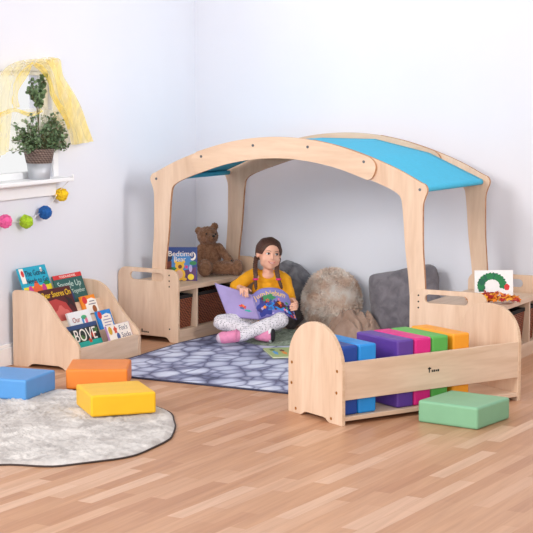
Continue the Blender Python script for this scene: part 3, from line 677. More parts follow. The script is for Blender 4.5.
for k in range(96):
    ey = random.choice((-1, 1)) * random.random() ** 0.8; ey = ey * 0.235 if ey < 0 else ey * 0.275; ex = random.uniform(-0.045, 0.10) * (1 - abs(ey) / 0.3); hh = 0.20 + 0.17 * random.random() * (1 - (ey / 0.34) ** 2)
    if k % 5 == 0: hh = random.uniform(0.15, 0.20)
    pts = spline([(ex * .3, max(-.05, min(.05, ey * .4)), 0.14), (ex * 0.6, ey * 0.6, 0.16 + (hh - 0.14) * 0.6), (ex, ey, hh)], 6)
    tube(stems, pts, 0.0014, 5)
    for i, p in enumerate(pts[3:]):
        for q in range(2): leafat(p + Vector([random.uniform(-.012, .012) for _ in range(3)]), (random.uniform(-1, 1), random.uniform(-1, 1), random.uniform(-0.3, 0.8)), random.uniform(0.013, 0.021))
for dx, dy, hh in ((0.0, -0.085, 0.49), (0.0, -0.055, 0.53), (0.0, 0.055, 0.56), (0.01, 0.03, 0.48), (-0.01, 0.075, 0.53), (0, -0.04, 0.46), (0.0, 0.035, 0.53)):
    pts = spline([(0, 0, 0.14), (dx * 0.2, dy * 0.15, 0.38), (dx, dy, hh)], 8); tube(stems, pts, 0.002, 5)
    for p in pts[9:]:
        for q in range(4): leafat(p + Vector([random.uniform(-.010, .010) for _ in range(3)]), (random.uniform(-.6, .6), random.uniform(-.8, .8), random.uniform(0.2, 1)), random.uniform(0.018, 0.032))
obj('stems', stems, M['stem'], plant); fo = obj('foliage', leaves, M['leaf'], plant, recalc=False); fo['kind'] = 'stuff'

# organza: y and z from the way it hangs in the window
def CY(px): return -2.168 + 0.00945 * px
def CZ(py): return 1.660 - 0.00545 * (py - 60)
cur = thing('organza_curtain', 'sheer yellow organza scarf draped around the window', 'curtain', (0.0, 0.0, 0.0))
def strip(name, O_, I_, m, folds, amp, x0, nu=70, nv=26):
    O_ = spline([Vector((0, CY(a), CZ(b))) for a, b in O_], 8); I_ = spline([Vector((0, CY(a), CZ(b))) for a, b in I_], 8)
    def at(P, u):
        f = u * (len(P) - 1); i = min(int(f), len(P) - 2); return P[i].lerp(P[i + 1], f - i)
    def fn(u, v):
        p = at(O_, u).lerp(at(I_, u), v)
        return (x0 + amp * math.sin(folds * 2 * PI * v + 3 * u) + 0.006 * math.sin(11 * u + 5 * v), p.y, p.z)
    return obj(name, grid(fn, nu, nv), m, cur, smooth=True, recalc=False)
strip('drape', [(-8, 158), (-5, 120), (-3, 95), (3, 73), (16, 62), (36, 59), (52, 60)], [(10, 150), (11, 120), (12, 98), (17, 82), (27, 68), (35, 66), (42, 72)], M['sheer'], 3, 0.008, 0.060)
strip('drape', [(36, 59), (50, 57), (57, 62), (63, 78), (74, 98), (84, 120), (92, 144)], [(36, 66), (42, 70), (47, 84), (51, 100), (60, 118), (65, 132), (70, 147)], M['sheer'], 3, 0.010, 0.068)
strip('side_fold', [(50, 58), (56, 60), (60, 76), (70, 96), (80, 118), (92, 145)], [(44, 60), (49, 72), (53, 90), (59, 108), (66, 128), (70, 147)], M['sheer4'], 2, 0.008, 0.085)
strip('inner_loop', [(30, 62), (20, 70), (12, 84), (10, 98), (13, 108)], [(31, 66), (25, 75), (18, 88), (15, 98), (17, 106)], M['sheer2'], 1, 0.006, 0.078)
strip('inner_loop', [(32, 62), (42, 69), (49, 82), (52, 96), (62, 114), (68, 128)], [(32, 66), (39, 74), (45, 86), (48, 98), (58, 118), (64, 131)], M['sheer2'], 1, 0.006, 0.082)
strip('lower_swag', [(0, 112), (18, 110), (40, 108), (62, 114)], [(-2, 148), (18, 150), (42, 150), (68, 146)], M['sheer3'], 2, 0.006, 0.050)
strip('lower_swag', [(0, 112), (15, 107), (30, 112), (42, 108)], [(0, 117), (15, 111), (30, 116), (42, 113)], M['sheer2'], 1, 0.003, 0.056)
for px in (0, 36, 54): obj('hook', tube(bmesh.new(), [(0.0, CY(px), CZ(62)), (0.060, CY(px), CZ(62)), (0.064, CY(px), CZ(61))], 0.002, 8), M['white'], cur)
# garland
gar = thing('garland_string', 'thin white string sagging under the window sill with four pompoms', 'string', (0, 0, 0))
gp = spline([(0.124, -1.575, 1.012), (0.045, -1.60, 0.925), (0.034, -1.66, 0.865), (0.03, -1.755, 0.820), (0.03, -1.84, 0.790), (0.03, -1.935, 0.782), (0.03, -2.02, 0.785), (0.03, -2.12, 0.796), (0.03, -2.25, 0.82)], 6)
obj('string', tube(bmesh.new(), gp, 0.0022, 6), M['string'], gar)
obj('hook', tube(bmesh.new(), [(0.124, -1.575, 1.006), (0.124, -1.575, 1.024)], 0.005, 8), M['white'], gar)
for nm, y, z, c in (('yellow', -1.576, 0.907, (250, 192, 24)), ('blue', -1.737, 0.817, (24, 88, 160)), ('lime green', -1.916, 0.781, (160, 196, 40)), ('pink', -2.105, 0.797, (240, 96, 156))):
    bm = bmesh.new(); ell(bm, (0, 0, 0), (0.037, 0.037, 0.037), sub=5); me = bpy.data.meshes.new('pom'); bm.to_mesh(me); bm.free()
    jitter(me, 0.006, 90, y * 10); me.materials.append(wool('wool_' + nm.replace(' ', '_'), rgb(*c)))
    o = link('pompom', me, None, True); o.location = (0.045, y, z)
    tag(o, {'yellow': 'yellow wool pompom hanging by the sill\'s end', 'blue': 'blue wool pompom on the string under the sill', 'lime green': 'lime green wool pompom on the string under the sill', 'pink': 'pink wool pompom on the string under the sill'}[nm], 'pompom', 'wool pompoms on the garland')

# ------------------------------------------------------------------ teddy
def V(u, v, z): return Vector((u, -v, z))
def capsule(bm, a, b, r0, r1, n=6):
    for i in range(n + 1):
        t_ = i / n; r = r0 + (r1 - r0) * t_; ell(bm, Vector(a).lerp(Vector(b), t_), (r, r, r), sub=2)
ted = thing('teddy_bear', 'brown plush teddy bear sitting on the corner storage unit', 'toy bear', (0.318, -0.350, 0.331), U); ted.scale = (1.06, 1.06, 1.06)
bm = bmesh.new()
ell(bm, V(-0.012, -0.02, 0.095), (0.066, 0.055, 0.093)); ell(bm, V(-0.014, -0.02, 0.155), (0.052, 0.046, 0.045)); ell(bm, V(-0.025, -0.015, 0.232), (0.063, 0.056, 0.058))
ell(bm, V(-0.004, 0.030, 0.222), (0.034, 0.032, 0.029))
for u, z in ((-0.078, 0.262), (0.016, 0.287)): ell(bm, V(u, -0.02, z), (0.023, 0.013, 0.025))
capsule(bm, V(-0.03, 0.0, 0.055), V(-0.040, 0.075, 0.050), 0.046, 0.043); ell(bm, V(-0.038, 0.088, 0.054), (0.044, 0.030, 0.053))
capsule(bm, V(0.03, 0.01, 0.048), V(0.145, 0.045, 0.046), 0.045, 0.040); ell(bm, V(0.152, 0.05, 0.052), (0.034, 0.040, 0.050))
capsule(bm, V(0.040, -0.01, 0.165), V(0.112, 0.015, 0.080), 0.028, 0.024); capsule(bm, V(-0.062, -0.01, 0.16), V(-0.082, 0.02, 0.075), 0.027, 0.024)
me = remesh(bm, 0.0045, 6); jitter(me, 0.0030, 130, 1.0, 0.0022, 260); me.materials.clear(); me.materials.append(M['bearfur'])
link('plush_body', me, ted, True)
for u, v, z in ((-0.030, 0.038, 0.249), (0.024, 0.028, 0.247)):
    bm = bmesh.new(); ell(bm, V(u, v, z), (0.0055, 0.0045, 0.0055)); obj('eye', bm, M['black'], ted, smooth=True)
bm = bmesh.new(); ell(bm, V(0.012, 0.060, 0.238), (0.009, 0.006, 0.0065)); obj('nose', bm, M['black'], ted, smooth=True)
bm = bmesh.new(); tube(bm, [V(0.012, 0.063, 0.231), V(0.012, 0.0625, 0.222)], 0.0012, 6); tube(bm, [V(-0.003, 0.060, 0.215), V(0.012, 0.0625, 0.222), V(0.022, 0.055, 0.214)], 0.0012, 6); obj('mouth', bm, M['black'], ted)
bm = bmesh.new(); ell(bm, V(-0.038, 0.112, 0.054), (0.032, 0.010, 0.038)); obj('foot_pad', bm, fur('tan_plush', rgb(128, 92, 68), rgb(156, 116, 88), 50), ted, smooth=True)
bm = bmesh.new(); ell(bm, V(0.116, 0.036, 0.090), (0.006, 0.004, 0.007)); obj('paw_button', bm, M['black'], ted, smooth=True)

# ------------------------------------------------------------------ cushions and throws
def pillow(name, w, h, th, m, loc, rot, label, amp, sc, pinch=0.06, n=90, amp2=0.0, sc2=1.0):
    bm = bmesh.new()
    def P(a, b, s):
        x, z = 2 * a - 1, 2 * b - 1
        k = max(0.0, (1 - x ** 4) * (1 - z ** 4)) ** 0.5
        px = x * (1 - pinch * (1 - z * z) * x * x); pz = z * (1 - pinch * (1 - x * x) * z * z)
        q = 1 - 0.11 * abs(x * z) ** 5
        return (px * q * w / 2, s * (0.004 + th / 2 * k), pz * q * h / 2)
    for s in (-1, 1):
        g = [[bm.verts.new(P(i / n, j / n, s)) for j in range(n + 1)] for i in range(n + 1)]
        for i in range(n):
            for j in range(n): bm.faces.new((g[i][j], g[i + 1][j], g[i + 1][j + 1], g[i][j + 1]) if s < 0 else (g[i][j + 1], g[i + 1][j + 1], g[i + 1][j], g[i][j]))
    bmesh.ops.remove_doubles(bm, verts=bm.verts[:], dist=0.0085)
    me = bpy.data.meshes.new(name); bmesh.ops.recalc_face_normals(bm, faces=bm.faces[:]); bm.to_mesh(me); bm.free()
    jitter(me, amp, sc, w * 10, amp2, sc2); me.materials.append(m)
    o = link(name, me, None, True); o.location = loc; o.rotation_euler = rot; tag(o, label, 'cushion', 'cushions against the back wall'); return o
pillow('square_cushion', 0.46, 0.40, 0.15, M['greyplush'], (1.555, -0.175, 0.232), Euler((-0.20, -0.19, 0.10)), 'square charcoal plush cushion leaning on the back wall beside the canopy leg', 0.010, 9, 0.05, 90, 0.0015, 120)
pillow('fleece_cushion', 0.33, 0.37, 0.14, M['greyfleece'], (0.765, -0.16, 0.220), Euler((-0.25, 0.62, 0.25)), 'rumpled grey fleece cushion behind the girl\'s back', 0.024, 11, 0.06, 90, 0.004, 45)
rf = thing('round_fur_cushion', 'round fluffy beige fur cushion leaning on the back wall', 'cushion', (1.076, -0.20, 0.206), 0, 'cushions against the back wall'); rf.rotation_euler = Euler((-0.28, 0, 0.30))
RA = (0.166, 0.066, 0.180)
bm = bmesh.new(); ell(bm, (0, 0, 0), RA, sub=5); obj('cushion_core', bm, M['longfur'], rf, smooth=True)
hb = bmesh.new(); random.seed(11)
for k in range(12000):
    z = random.uniform(-1, 1); a = random.uniform(0, 2 * PI); q = math.sqrt(1 - z * z); d = Vector((q * math.cos(a), q * math.sin(a), z))
    if d.y > 0.5: continue
    p = Vector((d.x * RA[0], d.y * RA[1], d.z * RA[2])); n = Vector((d.x / RA[0], d.y / RA[1], d.z / RA[2])).normalized()
    sw = Vector((noise.noise(p * 11), noise.noise(p * 11 + Vector((5, 0, 0))), noise.noise(p * 11 + Vector((0, 7, 0))) - 0.12))
    sw = sw - n * sw.dot(n); fl = (n * 0.80 + sw * 0.9 + Vector([random.uniform(-.40, .40) for _ in range(3)])).normalized()
    L = random.uniform(0.026, 0.042); sd = fl.cross(n)
    if sd.length < 1e-3: continue
    sd = sd.normalized() * random.uniform(0.0020, 0.0042); m_ = p + fl * L * 0.5 + n * 0.003; e = p + fl * L - n * 0.004 + Vector((0, 0, -0.004))
    v0, v1, v2, v3, v4 = [hb.verts.new(c) for c in (p - sd - n * .004, p + sd - n * .004, m_ + sd * 0.8, m_ - sd * 0.8, e)]
    hb.faces.new((v0, v1, v2, v3)); hb.faces.new((v3, v2, v4))
o = obj('long_fur', hb, M['longfur'], rf, recalc=False); o['kind'] = 'stuff'
random.seed(7)
def heap(u, v):
    a = 2 * PI * u; r = math.sin(v * PI / 2); x, y = r * math.cos(a), r * math.sin(a)
    p = Vector((x * 1.5, y * 1.5, 2.0)); w_ = Vector((noise.noise(p), noise.noise(p + Vector((7, 0, 0))), 0)) * 0.55
    q = p + w_; crease = 1 - abs(noise.noise(q * 1.5)) * 2.2; crease2 = 1 - abs(noise.noise(q * 3.4 + Vector((3, 3, 3)))) * 2.0
    dome = math.cos(v * PI / 2)
    z = dome ** 0.8 * (0.135 + 0.030 * noise.noise(p * 0.9)) + (0.034 * crease + 0.014 * crease2) * (0.25 + 0.75 * dome) - 0.012
    z += dome * 0.016 * math.sin(11 * (0.8 * x + 0.6 * y) + 7 * noise.noise(p * 1.3 + Vector((1, 2, 3))))
    k = 1 + 0.14 * noise.noise(Vector((math.cos(a) * 1.6, math.sin(a) * 1.6, 1)))
    return (0.170 * k * x, 0.135 * k * y, max(0.0, z))
o = obj('fur_throw', grid(heap, 220, 90, closed_u=True), M['minkfur'], smooth=True, recalc=False); o.location = (1.295, -0.335, 0.010); o.rotation_euler = (0, 0, 0.3)
tag(o, 'crumpled brown mink fur throw heaped between the round and square cushions', 'throw')
def bl(u, v):
    a = 2 * PI * u; k = 1 + 0.10 * noise.noise(Vector((math.cos(a) * 1.3, math.sin(a) * 1.3, 9))); r = v * k
    p = Vector((0.25 * r * math.cos(a), 0.30 * r * math.sin(a), 0))
    z = 0.012 + 0.006 * noise.noise(p * 14) + 0.005 * noise.noise(p * 60)
    if v > 0.93: z *= (1 - v) / 0.07
    return (p.x, p.y, max(0.001, z))
o = obj('green_blanket', grid(bl, 200, 60, closed_u=True), M['greenfleece'], smooth=True, recalc=False); o.location = (0.92, -0.56, 0.009); o.rotation_euler = (0, 0, U)
tag(o, 'sage green nubbly fleece blanket spread under the girl', 'blanket')
b = book('picture_book', 'closed pale green picture book lying on the pebble mat by the blanket', 0.30, 0.25, 0.010, A('pale_green_cover', 168, 184, 120), (1.114, -1.105, 0.0195), Euler((-PI / 2, 0, -0.893)))
for cx, cz, rx, rz, m_ in ((-0.07, 0.16, 0.03, 0.012, A('leaf_orange', 236, 140, 30)), (0.0, 0.15, 0.05, 0.02, A('sky_ink', 80, 160, 220)), (-0.05, 0.09, 0.03, 0.014, A('bark', 110, 48, 30)), (0.03, 0.09, 0.05, 0.012, A('leaf_orange', 236, 140, 30)), (0.08, 0.14, 0.02, 0.03, A('moss', 70, 110, 50)), (-0.08, 0.04, 0.03, 0.015, A('moss', 70, 110, 50)), (0.02, 0.04, 0.06, 0.012, A('sky_ink', 80, 160, 220))):
    patch(b, 'cover_picture', blob(cx, cz, rx, rz, 14, 0.25), m_, -0.0006)

# ------------------------------------------------------------------ the girl
G0 = (0.804, -0.570, 0.018)
girl = thing('person', 'girl in mustard top and dotted leggings sitting cross-legged, holding a purple book', 'person', G0, U)
def addme(bm, me, mt=None):
    if mt: me.transform(mt)
    bm.from_mesh(me); bpy.data.meshes.remove(me)
HM = Matrix.Translation(V(0.030, 0.018, 0.492)) @ Matrix.Rotation(0.30, 4, 'Z') @ Matrix.Rotation(0.11, 4, 'Y') @ Matrix.Rotation(0.04, 4, 'X')
kA, aA = V(-0.255, 0.165, 0.105), V(-0.035, 0.255, 0.055); kB, aB = V(0.100, 0.225, 0.125), V(-0.135, 0.340, 0.050)
hA, hB, pel = V(-0.062, 0.01, 0.085), V(0.064, 0.01, 0.085), V(0, 0, 0.095)
che = V(0.018, -0.005, 0.362); sA, sB = V(-0.074, -0.005, 0.372), V(0.110, -0.005, 0.362)
eA, eB = V(-0.160, 0.035, 0.298), V(0.150, 0.035, 0.228)
wA, wB = V(-0.140, 0.085, 0.300), V(0.186, 0.098, 0.212)
bm = bmesh.new()
def limb(*pr):
    for (p, r), (q, t_) in zip(pr, pr[1:]): capsule(bm, p, q, r, t_, max(3, int((p - q).length / (0.45 * min(r, t_))) + 1))
for c, r in ((V(0, 0, .095), (.070, .058, .055)), (V(.004, -.006, .17), (.066, .052, .075)), (V(.008, -.008, .25), (.064, .050, .080)), (V(.014, -.008, .32), (.064, .046, .052))): ell(bm, c, r)
limb((V(.020, -.002, .37), .034), (V(.024, .004, .41), .029), (V(.028, .012, .46), .030))
limb((V(.010, -.004, .345), .034), (sA, .028)); limb((V(.024, -.004, .345), .034), (sB, .028))
limb((sA, .024), (V(-.122, .012, .335), .025), (eA, .025), (V(-.154, .058, .300), .021), (wA, .016))
limb((sB, .024), (V(.134, .010, .297), .025), (eB, .025), (V(.172, .065, .220), .021), (wB, .016))
limb((hA, .048), (V(-.16, .09, .10), .040), (kA, .033), (V(-.15, .21, .085), .030), (aA, .024), (V(.0, .27, .048), .022))
limb((hB, .048), (V(.085, .12, .11), .040), (kB, .033), (V(-.01, .28, .095), .030), (aB, .024), (V(-.18, .345, .045), .022))
ell(bm, V(.022, -.003, .362), (.054, .043, .030)); ell(bm, V(.024, .002, .392), (.034, .034, .026))
head = bmesh.new()
ell(head, (0, .010, .020), (.069, .080, .076)); ell(head, (0, -.018, -.026), (.057, .056, .060)); ell(head, (0, -.040, -.066), (.026, .026, .020)); ell(head, (0, -.030, -.050), (.046, .036, .036))
for s in (-1, 1):
    ell(head, (s * .033, -.042, -.024), (.026, .023, .026)); ell(head, (s * .034, -.030, -.045), (.025, .026, .026))
tmm = remesh(head, .003, 24)
head = bmesh.new(); head.from_mesh(tmm); bpy.data.meshes.remove(tmm)
for s in (-1, 1): ell(head, (s * .069, .004, -.004), (.008, .015, .021), Euler((0, 0, s * -.3)))
ell(head, (0, -.0745, -.014), (.0080, .0105, .0075)); ell(head, (0, -.068, .000), (.0055, .0090, .015))
for s in (-1, 1): ell(head, (s * .0065, -.0725, -.0150), (.0045, .006, .0045))
bmesh.ops.transform(head, matrix=HM, verts=head.verts[:]); tm_ = bpy.data.meshes.new('h'); head.to_mesh(tm_); head.free(); addme(bm, tm_)
def finger(pts, r): 
    bmf = bmesh.new(); P = spline([Vector(p) for p in pts], 4); tube(bmf, P, [r * (1.0 - 0.22 * i / (len(P) - 1)) for i in range(len(P))], 8)
    ell(bmf, P[-1], (r * .8,) * 3, sub=2); ell(bmf, P[0], (r,) * 3, sub=2); m = bpy.data.meshes.new('f'); bmf.to_mesh(m); bmf.free(); addme(bm, m)
# hand on the top edge of the back cover
ell(bm, V(-.124, .110, .300), (.026, .026, .014), Euler((0, .15, 0))); capsule(bm, wA, V(-.124, .110, .300), .017, .015)
for i, (u, ln) in enumerate(((-.146, .030), (-.131, .036), (-.116, .038), (-.102, .032))):
    z0 = .305 - .004 * i - .0; e = -0.31 * (u + .112) + .0
    finger([V(u, .122, .302 + e * .4), V(u + .002, .148, .303 + e * .5), V(u + .005, .160, .292 + e), V(u + .007, .160, .292 - ln + e)], .0068)
finger([V(-.104, .100, .298), V(-.088, .112, .296), V(-.078, .120, .285)], .0072)
# hand on the fore edge of the front cover
ell(bm, V(.190, .122, .200), (.015, .024, .027)); capsule(bm, wB, V(.190, .122, .203), .017, .015)
for z, ln in ((.222, .024), (.208, .030), (.194, .030), (.181, .024)):
    finger([V(.192, .135, z), V(.194, .158, z + .002), V(.184, .170, z), V(.184 - ln, .172, z - .004)], .0066)
finger([V(.182, .110, .222), V(.165, .115, .238), V(.150, .118, .240)], .0070)
me = remesh(bm, 0.0028, 5); me.materials.clear(); me.materials.append(M['skin']); body = link('body', me, girl, True)
def worn(name, chains, m, vox=0.006, parent=girl, extra=None, wr=0.004, ws=28):
    bm = bmesh.new(); addme(bm, skin_mesh(chains, 2))
    if extra: extra(bm)
    me = remesh(bm, vox, 3); jitter(me, wr, ws, 3.0); me.materials.clear(); me.materials.append(m); return link(name, me, parent, True)
def solidcloth(name, shapes, m, vox=0.005, wr=0.004, ws=26):
    bm = bmesh.new()
    for sh in shapes:
        if len(sh) == 2: ell(bm, sh[0], sh[1])
        else: capsule(bm, *sh)
    me = remesh(bm, vox, 4); jitter(me, wr, ws, 3.0); me.materials.clear(); me.materials.append(m); return link(name, me, girl, True)
solidcloth('mustard_top', [(V(0, -.005, .075), (.100, .085, .060)), (V(.003, -.008, .14), (.092, .078, .080)), (V(.008, -.010, .21), (.086, .074, .080)), (V(.014, -.010, .28), (.088, .070, .075)), (V(.018, -.008, .335), (.078, .056, .038)), (V(.021, -.004, .362), (.048, .042, .024)),
    (V(.020, -.006, .372), (.066, .050, .032)),
    (V(-.050, -.006, .378), V(-.098, .004, .348), .034, .041, 5), (V(-.098, .004, .348), V(-.166, .038, .300), .041, .042, 6),
    (V(.086, -.006, .366), V(.124, .002, .338), .035, .040, 5), (V(.124, .002, .338), V(.152, .032, .236), .040, .041, 6)], M['shirt'])
def neckcut(o):  # open neckline: trim the cloth where the throat shows
    bm = bmesh.new(); bm.from_mesh(o.data)
    c = V(.026, .052, .412)
    for v in bm.verts:
        k = max(0.0, min(1.0, (.064 - (v.co - c).length) / .010)); v.co += (V(.022, .0, v.co.z - .012) - v.co) * (.55 * k)
    bm.to_mesh(o.data); bm.free()
neckcut(bpy.data.objects['mustard_top'])
def legs(*pr): return [(p, q, r, t_, max(3, int((p - q).length / (0.4 * min(r, t_))) + 1)) for (p, r), (q, t_) in zip(pr, pr[1:])]
solidcloth('leggings', [(V(0, 0, .085), (.092, .078, .060))] + legs((hA, .064), (V(-.16, .09, .100), .055), (kA, .047), (V(-.15, .21, .085), .043), (aA, .033)) + legs((hB, .064), (V(.085, .12, .11), .055), (kB, .047), (V(-.01, .28, .095), .043), (aB, .034)), M['leggings'], 0.005, 0.005, 35)
# shoes
bm = bmesh.new(); capsule(bm, V(-.160, .345, .052), V(-.230, .350, .042), .037, .036); ell(bm, V(-.236, .350, .044), (.036, .038, .036)); me = remesh(bm, .005, 3); me.materials.clear(); me.materials.append(M['pink'])
s1 = link('shoe', me, girl, True)
bm = bmesh.new(); ell(bm, V(-.252, .346, .040), (.026, .036, .032)); obj('sole', bm, plain('pale_sole', rgb(196, 176, 192), 0.7), s1, smooth=True)
bm = bmesh.new(); tube(bm, [V(-.165 + .004 * math.cos(a), .348 + .040 * math.sin(a), .054 + .038 * math.cos(a)) for a in [2 * PI * k / 20 for k in range(21)]], .004, 6, False); obj('cuff', bm, M['pink'], s1, smooth=True)
bm = bmesh.new(); capsule(bm, V(-.030, .278, .048), V(.022, .290, .045), .034, .038); me = remesh(bm, .005, 3); me.materials.clear(); me.materials.append(M['pink'])
s2 = link('shoe', me, girl, True)
Rz = Euler((0, 0, -0.35)); 
bm = bmesh.new(); ell(bm, V(.040, .286, .048), (.014, .040, .045), Rz); obj('rim', bm, M['white'], s2, smooth=True)
bm = bmesh.new(); ell(bm, V(.052, .290, .048), (.011, .034, .039), Rz); obj('sole', bm, plain('dark_sole', rgb(40, 38, 44), 0.7), s2, smooth=True)
# face
def hl(name, bm, m, parent=body, smooth=True): 
    bmesh.ops.transform(bm, matrix=HM, verts=bm.verts[:]); return obj(name, bm, m, parent, smooth=smooth)
EZ = .0125
for s in (-1, 1):
    bm = bmesh.new(); ell(bm, (s * .0265, -.0620, EZ), (.0128, .0072, .0064), Euler((0, 0, s * .40))); e = hl('eye', bm, M['eye_white'])
    bm = bmesh.new(); ell(bm, (s * .0265 + .0012, -.0670, EZ + .0002), (.0070, .0036, .0064), Euler((0, 0, s * .30))); hl('iris', bm, M['iris'], e)
    yo = -.0605; yi = -.0685
    pts = [(s * .0150, yi, EZ - .001), (s * .0200, -.0705, EZ + .0056), (s * .0280, -.0695, EZ + .0066), (s * .0350, -.0640, EZ + .0040), (s * .0395, yo + .002, EZ - .0005)]
    bm = bmesh.new(); tube(bm, spline(pts, 4), .0015, 6); hl('eyelashes', bm, M['iris'], e)
    bm = bmesh.new(); tube(bm, spline([(s * .0125, -.0735, EZ + .0145), (s * .025, -.0715, EZ + .0185), (s * .043, -.0585, EZ + .0140)], 5), [.0010] + [.0015] * 9 + [.0008], 6); hl('eyebrow', bm, M['brow'], body)
def mouthpt(x, z): return (x, -.0745 + 11.0 * x * x, z)
mo = spline([mouthpt(-.023, -.0305), mouthpt(-.012, -.0352), mouthpt(0, -.0365), mouthpt(.012, -.0352), mouthpt(.023, -.0305)], 5)
lo_ = spline([mouthpt(-.023, -.0305), mouthpt(-.012, -.0410), mouthpt(0, -.0440), mouthpt(.012, -.0410), mouthpt(.023, -.0305)], 5)
bm = bmesh.new(); tube(bm, mo, [.0010] + [.0020] * (len(mo) - 2) + [.0010], 6); tube(bm, lo_, [.0010] + [.0026] * (len(mo) - 2) + [.0010], 6); hl('lips', bm, M['lips'])
bm = bmesh.new(); a_ = [bm.verts.new(p + Vector((0, .0005, 0))) for p in mo]; b_ = [bm.verts.new(p + Vector((0, .0005, 0))) for p in lo_]
for i in range(1, len(mo) - 2): bm.faces.new((a_[i], b_[i], b_[i + 1], a_[i + 1]))
solid(hl('teeth', bm, M['teeth'], body, False), .001)
# hair
bm = bmesh.new(); ell(bm, (0, .014, .020), (.0790, .0880, .0835), sub=6)
HC = Vector((0, .010, .012))
for v in bm.verts:
    p = v.co.copy(); d = (p - HC).normalized()
    ax = abs(p.x)
    line = -.03 + .100 * math.sqrt(max(0.0, 1 - (ax / .062) ** 2.4))       # rounded front hairline down to the temples
    front = (-.004 - p.y) / .012; below = (line - p.z) / .007
    k = max(0.0, min(1.0, min(front, below)))                            # the face
    side = max(0.0, min(1.0, min((.026 - p.y) / .010, (.004 - p.z) / .008)))     # ears stay free
    nape = max(0.0, min(1.0, (-.040 - p.z) / .010))
    k = max(k, side, nape)
    comb = .0016 * math.sin(150 * math.atan2(p.x, p.z + .05 + .3 * p.y) + 6 * noise.noise(p * 25)) + .0035 * noise.noise(p * 32)
    v.co = p + d * comb - d * (.024 * k * k * (3 - 2 * k))
    if ax < .005 and p.y < .03: v.co -= d * .003 * (1 - ax / .005)
hair = hl('hair', bm, M['hair'], girl)
def braid(path, name):
    P = spline(path, 6); bm = bmesh.new(); N = len(P)
    for i, p in enumerate(P):
        r = .0125 if i < N * .55 else .0105
        if i > N * .8: r = .0125 * (1 - (i - N * .8) / (N * .2) * .55)
        off = .0045 if i % 2 else -.0045
        if i > N * .66: off *= .4
        ell(bm, p + Vector((off, -.003, 0)), (r * .82, r * .8, r), Euler((0, .6 if i % 2 else -.6, 0)), sub=2)
    me = remesh(bm, .003, 1); jitter(me, .002, 160, 5); me.materials.clear(); me.materials.append(M['hair']); return link(name, me, girl, True)
for pth, tie in (([V(-.046, -.012, .470), V(-.052, .020, .435), V(-.052, .055, .405), V(-.050, .078, .368), V(-.050, .088, .330), V(-.048, .095, .295)], V(-.050, .080, .352)),
                 ([V(.088, -.004, .465), V(.080, .026, .435), V(.076, .058, .405), V(.082, .078, .368), V(.094, .086, .330), V(.106, .090, .298)], V(.086, .081, .352))):
    br_ = braid(pth, 'braid'); bm = bmesh.new(); lathe(bm, [(.010, -.006), (.0155, -.005), (.0168, 0), (.0155, .005), (.010, .006)], 16); bmesh.ops.translate(bm, verts=bm.verts[:], vec=tie); obj('hair_tie', bm, M['hairtie'], br_, smooth=True)

# the open book in her hands (covers towards the camera)
pb = thing('picture_book', 'open purple picture book held up in the girl\'s hands', 'book', G0, U)
def quad(u, v):  # back cover: u left to right, v bottom to top
    a = V(-.215, .128, .128).lerp(V(-.025, .162, .120), u); b_ = V(-.295, .105, .333).lerp(V(-.070, .140, .266), u)
    p = a.lerp(b_, v); p.y += .010 * math.sin(PI * u); return p
TT = spline([V(-.070, .140, .266), V(-.020, .160, .304), V(.047, .166, .312), V(.100, .158, .300), V(.142, .140, .266)], 8)
BB = spline([V(-.025, .162, .120), V(.030, .174, .138), V(.080, .170, .148), V(.135, .160, .140), V(.195, .146, .116)], 8)
def ip(P, u): f = max(0, min(u, .99999)) * (len(P) - 1); i = int(f); return P[i].lerp(P[i + 1], f - i)
def front(u, v):
    p = ip(BB, u).lerp(ip(TT, u), v); p.y -= .006 * math.sin(PI * v); return p
lav = plain('lavender_cover', rgb(158, 142, 196), 0.45, 0.08, 12); lav2 = plain('violet_cover', rgb(122, 116, 182), 0.45, 0.08, 12)
solid(obj('back_cover', grid(quad, 20, 16), lav, pb, smooth=True, recalc=False), .003)
solid(obj('front_cover', grid(front, 40, 16), lav2, pb, smooth=True, recalc=False), .003)
solid(obj('pages', grid(lambda u, v: quad(.03 + .97 * u, .03 + .94 * v) + Vector((0, .007, 0)), 16, 12), M['paper'], pb, smooth=True, recalc=False), .008)
solid(obj('pages', grid(lambda u, v: front(.97 * u, .03 + .94 * v) + Vector((0, .007, 0)), 30, 12), M['paper'], pb, smooth=True, recalc=False), .008)
def art(fn, cx, cz, rx, rz, m, k=0, name='cover_picture', wob=.22):
    bm = bmesh.new(); n = 20; c = bm.verts.new(fn(cx, cz) + Vector((0, -.0030 - .0003 * k, 0)))
    for a, b_ in ((.5, 1), ):
        r1 = [bm.verts.new(fn(cx + (p[0] - cx) * .5, cz + (p[1] - cz) * .5) + Vector((0, -.0030 - .0003 * k, 0))) for p in blob(cx, cz, rx, rz, n, wob, k)]
        r2 = [bm.verts.new(fn(*p) + Vector((0, -.0030 - .0003 * k, 0))) for p in blob(cx, cz, rx, rz, n, wob, k)]
    for i in range(n):
        j = (i + 1) % n; bm.faces.new((c, r1[i], r1[j])); bm.faces.new((r1[i], r2[i], r2[j], r1[j]))
    return obj(name, bm, m, pb, recalc=False)
art(quad, .60, .42, .10, .07, A('red', 214, 50, 50), 0, 'back_picture'); art(quad, .56, .36, .06, .04, A('blue_coat', 60, 90, 150), 1, 'back_picture'); art(quad, .72, .30, .10, .035, A('teal_ink', 30, 170, 156), 2, 'back_picture'); art(quad, .63, .46, .03, .04, A('leaf_orange', 236, 140, 30), 3, 'back_picture')
random.seed(5)
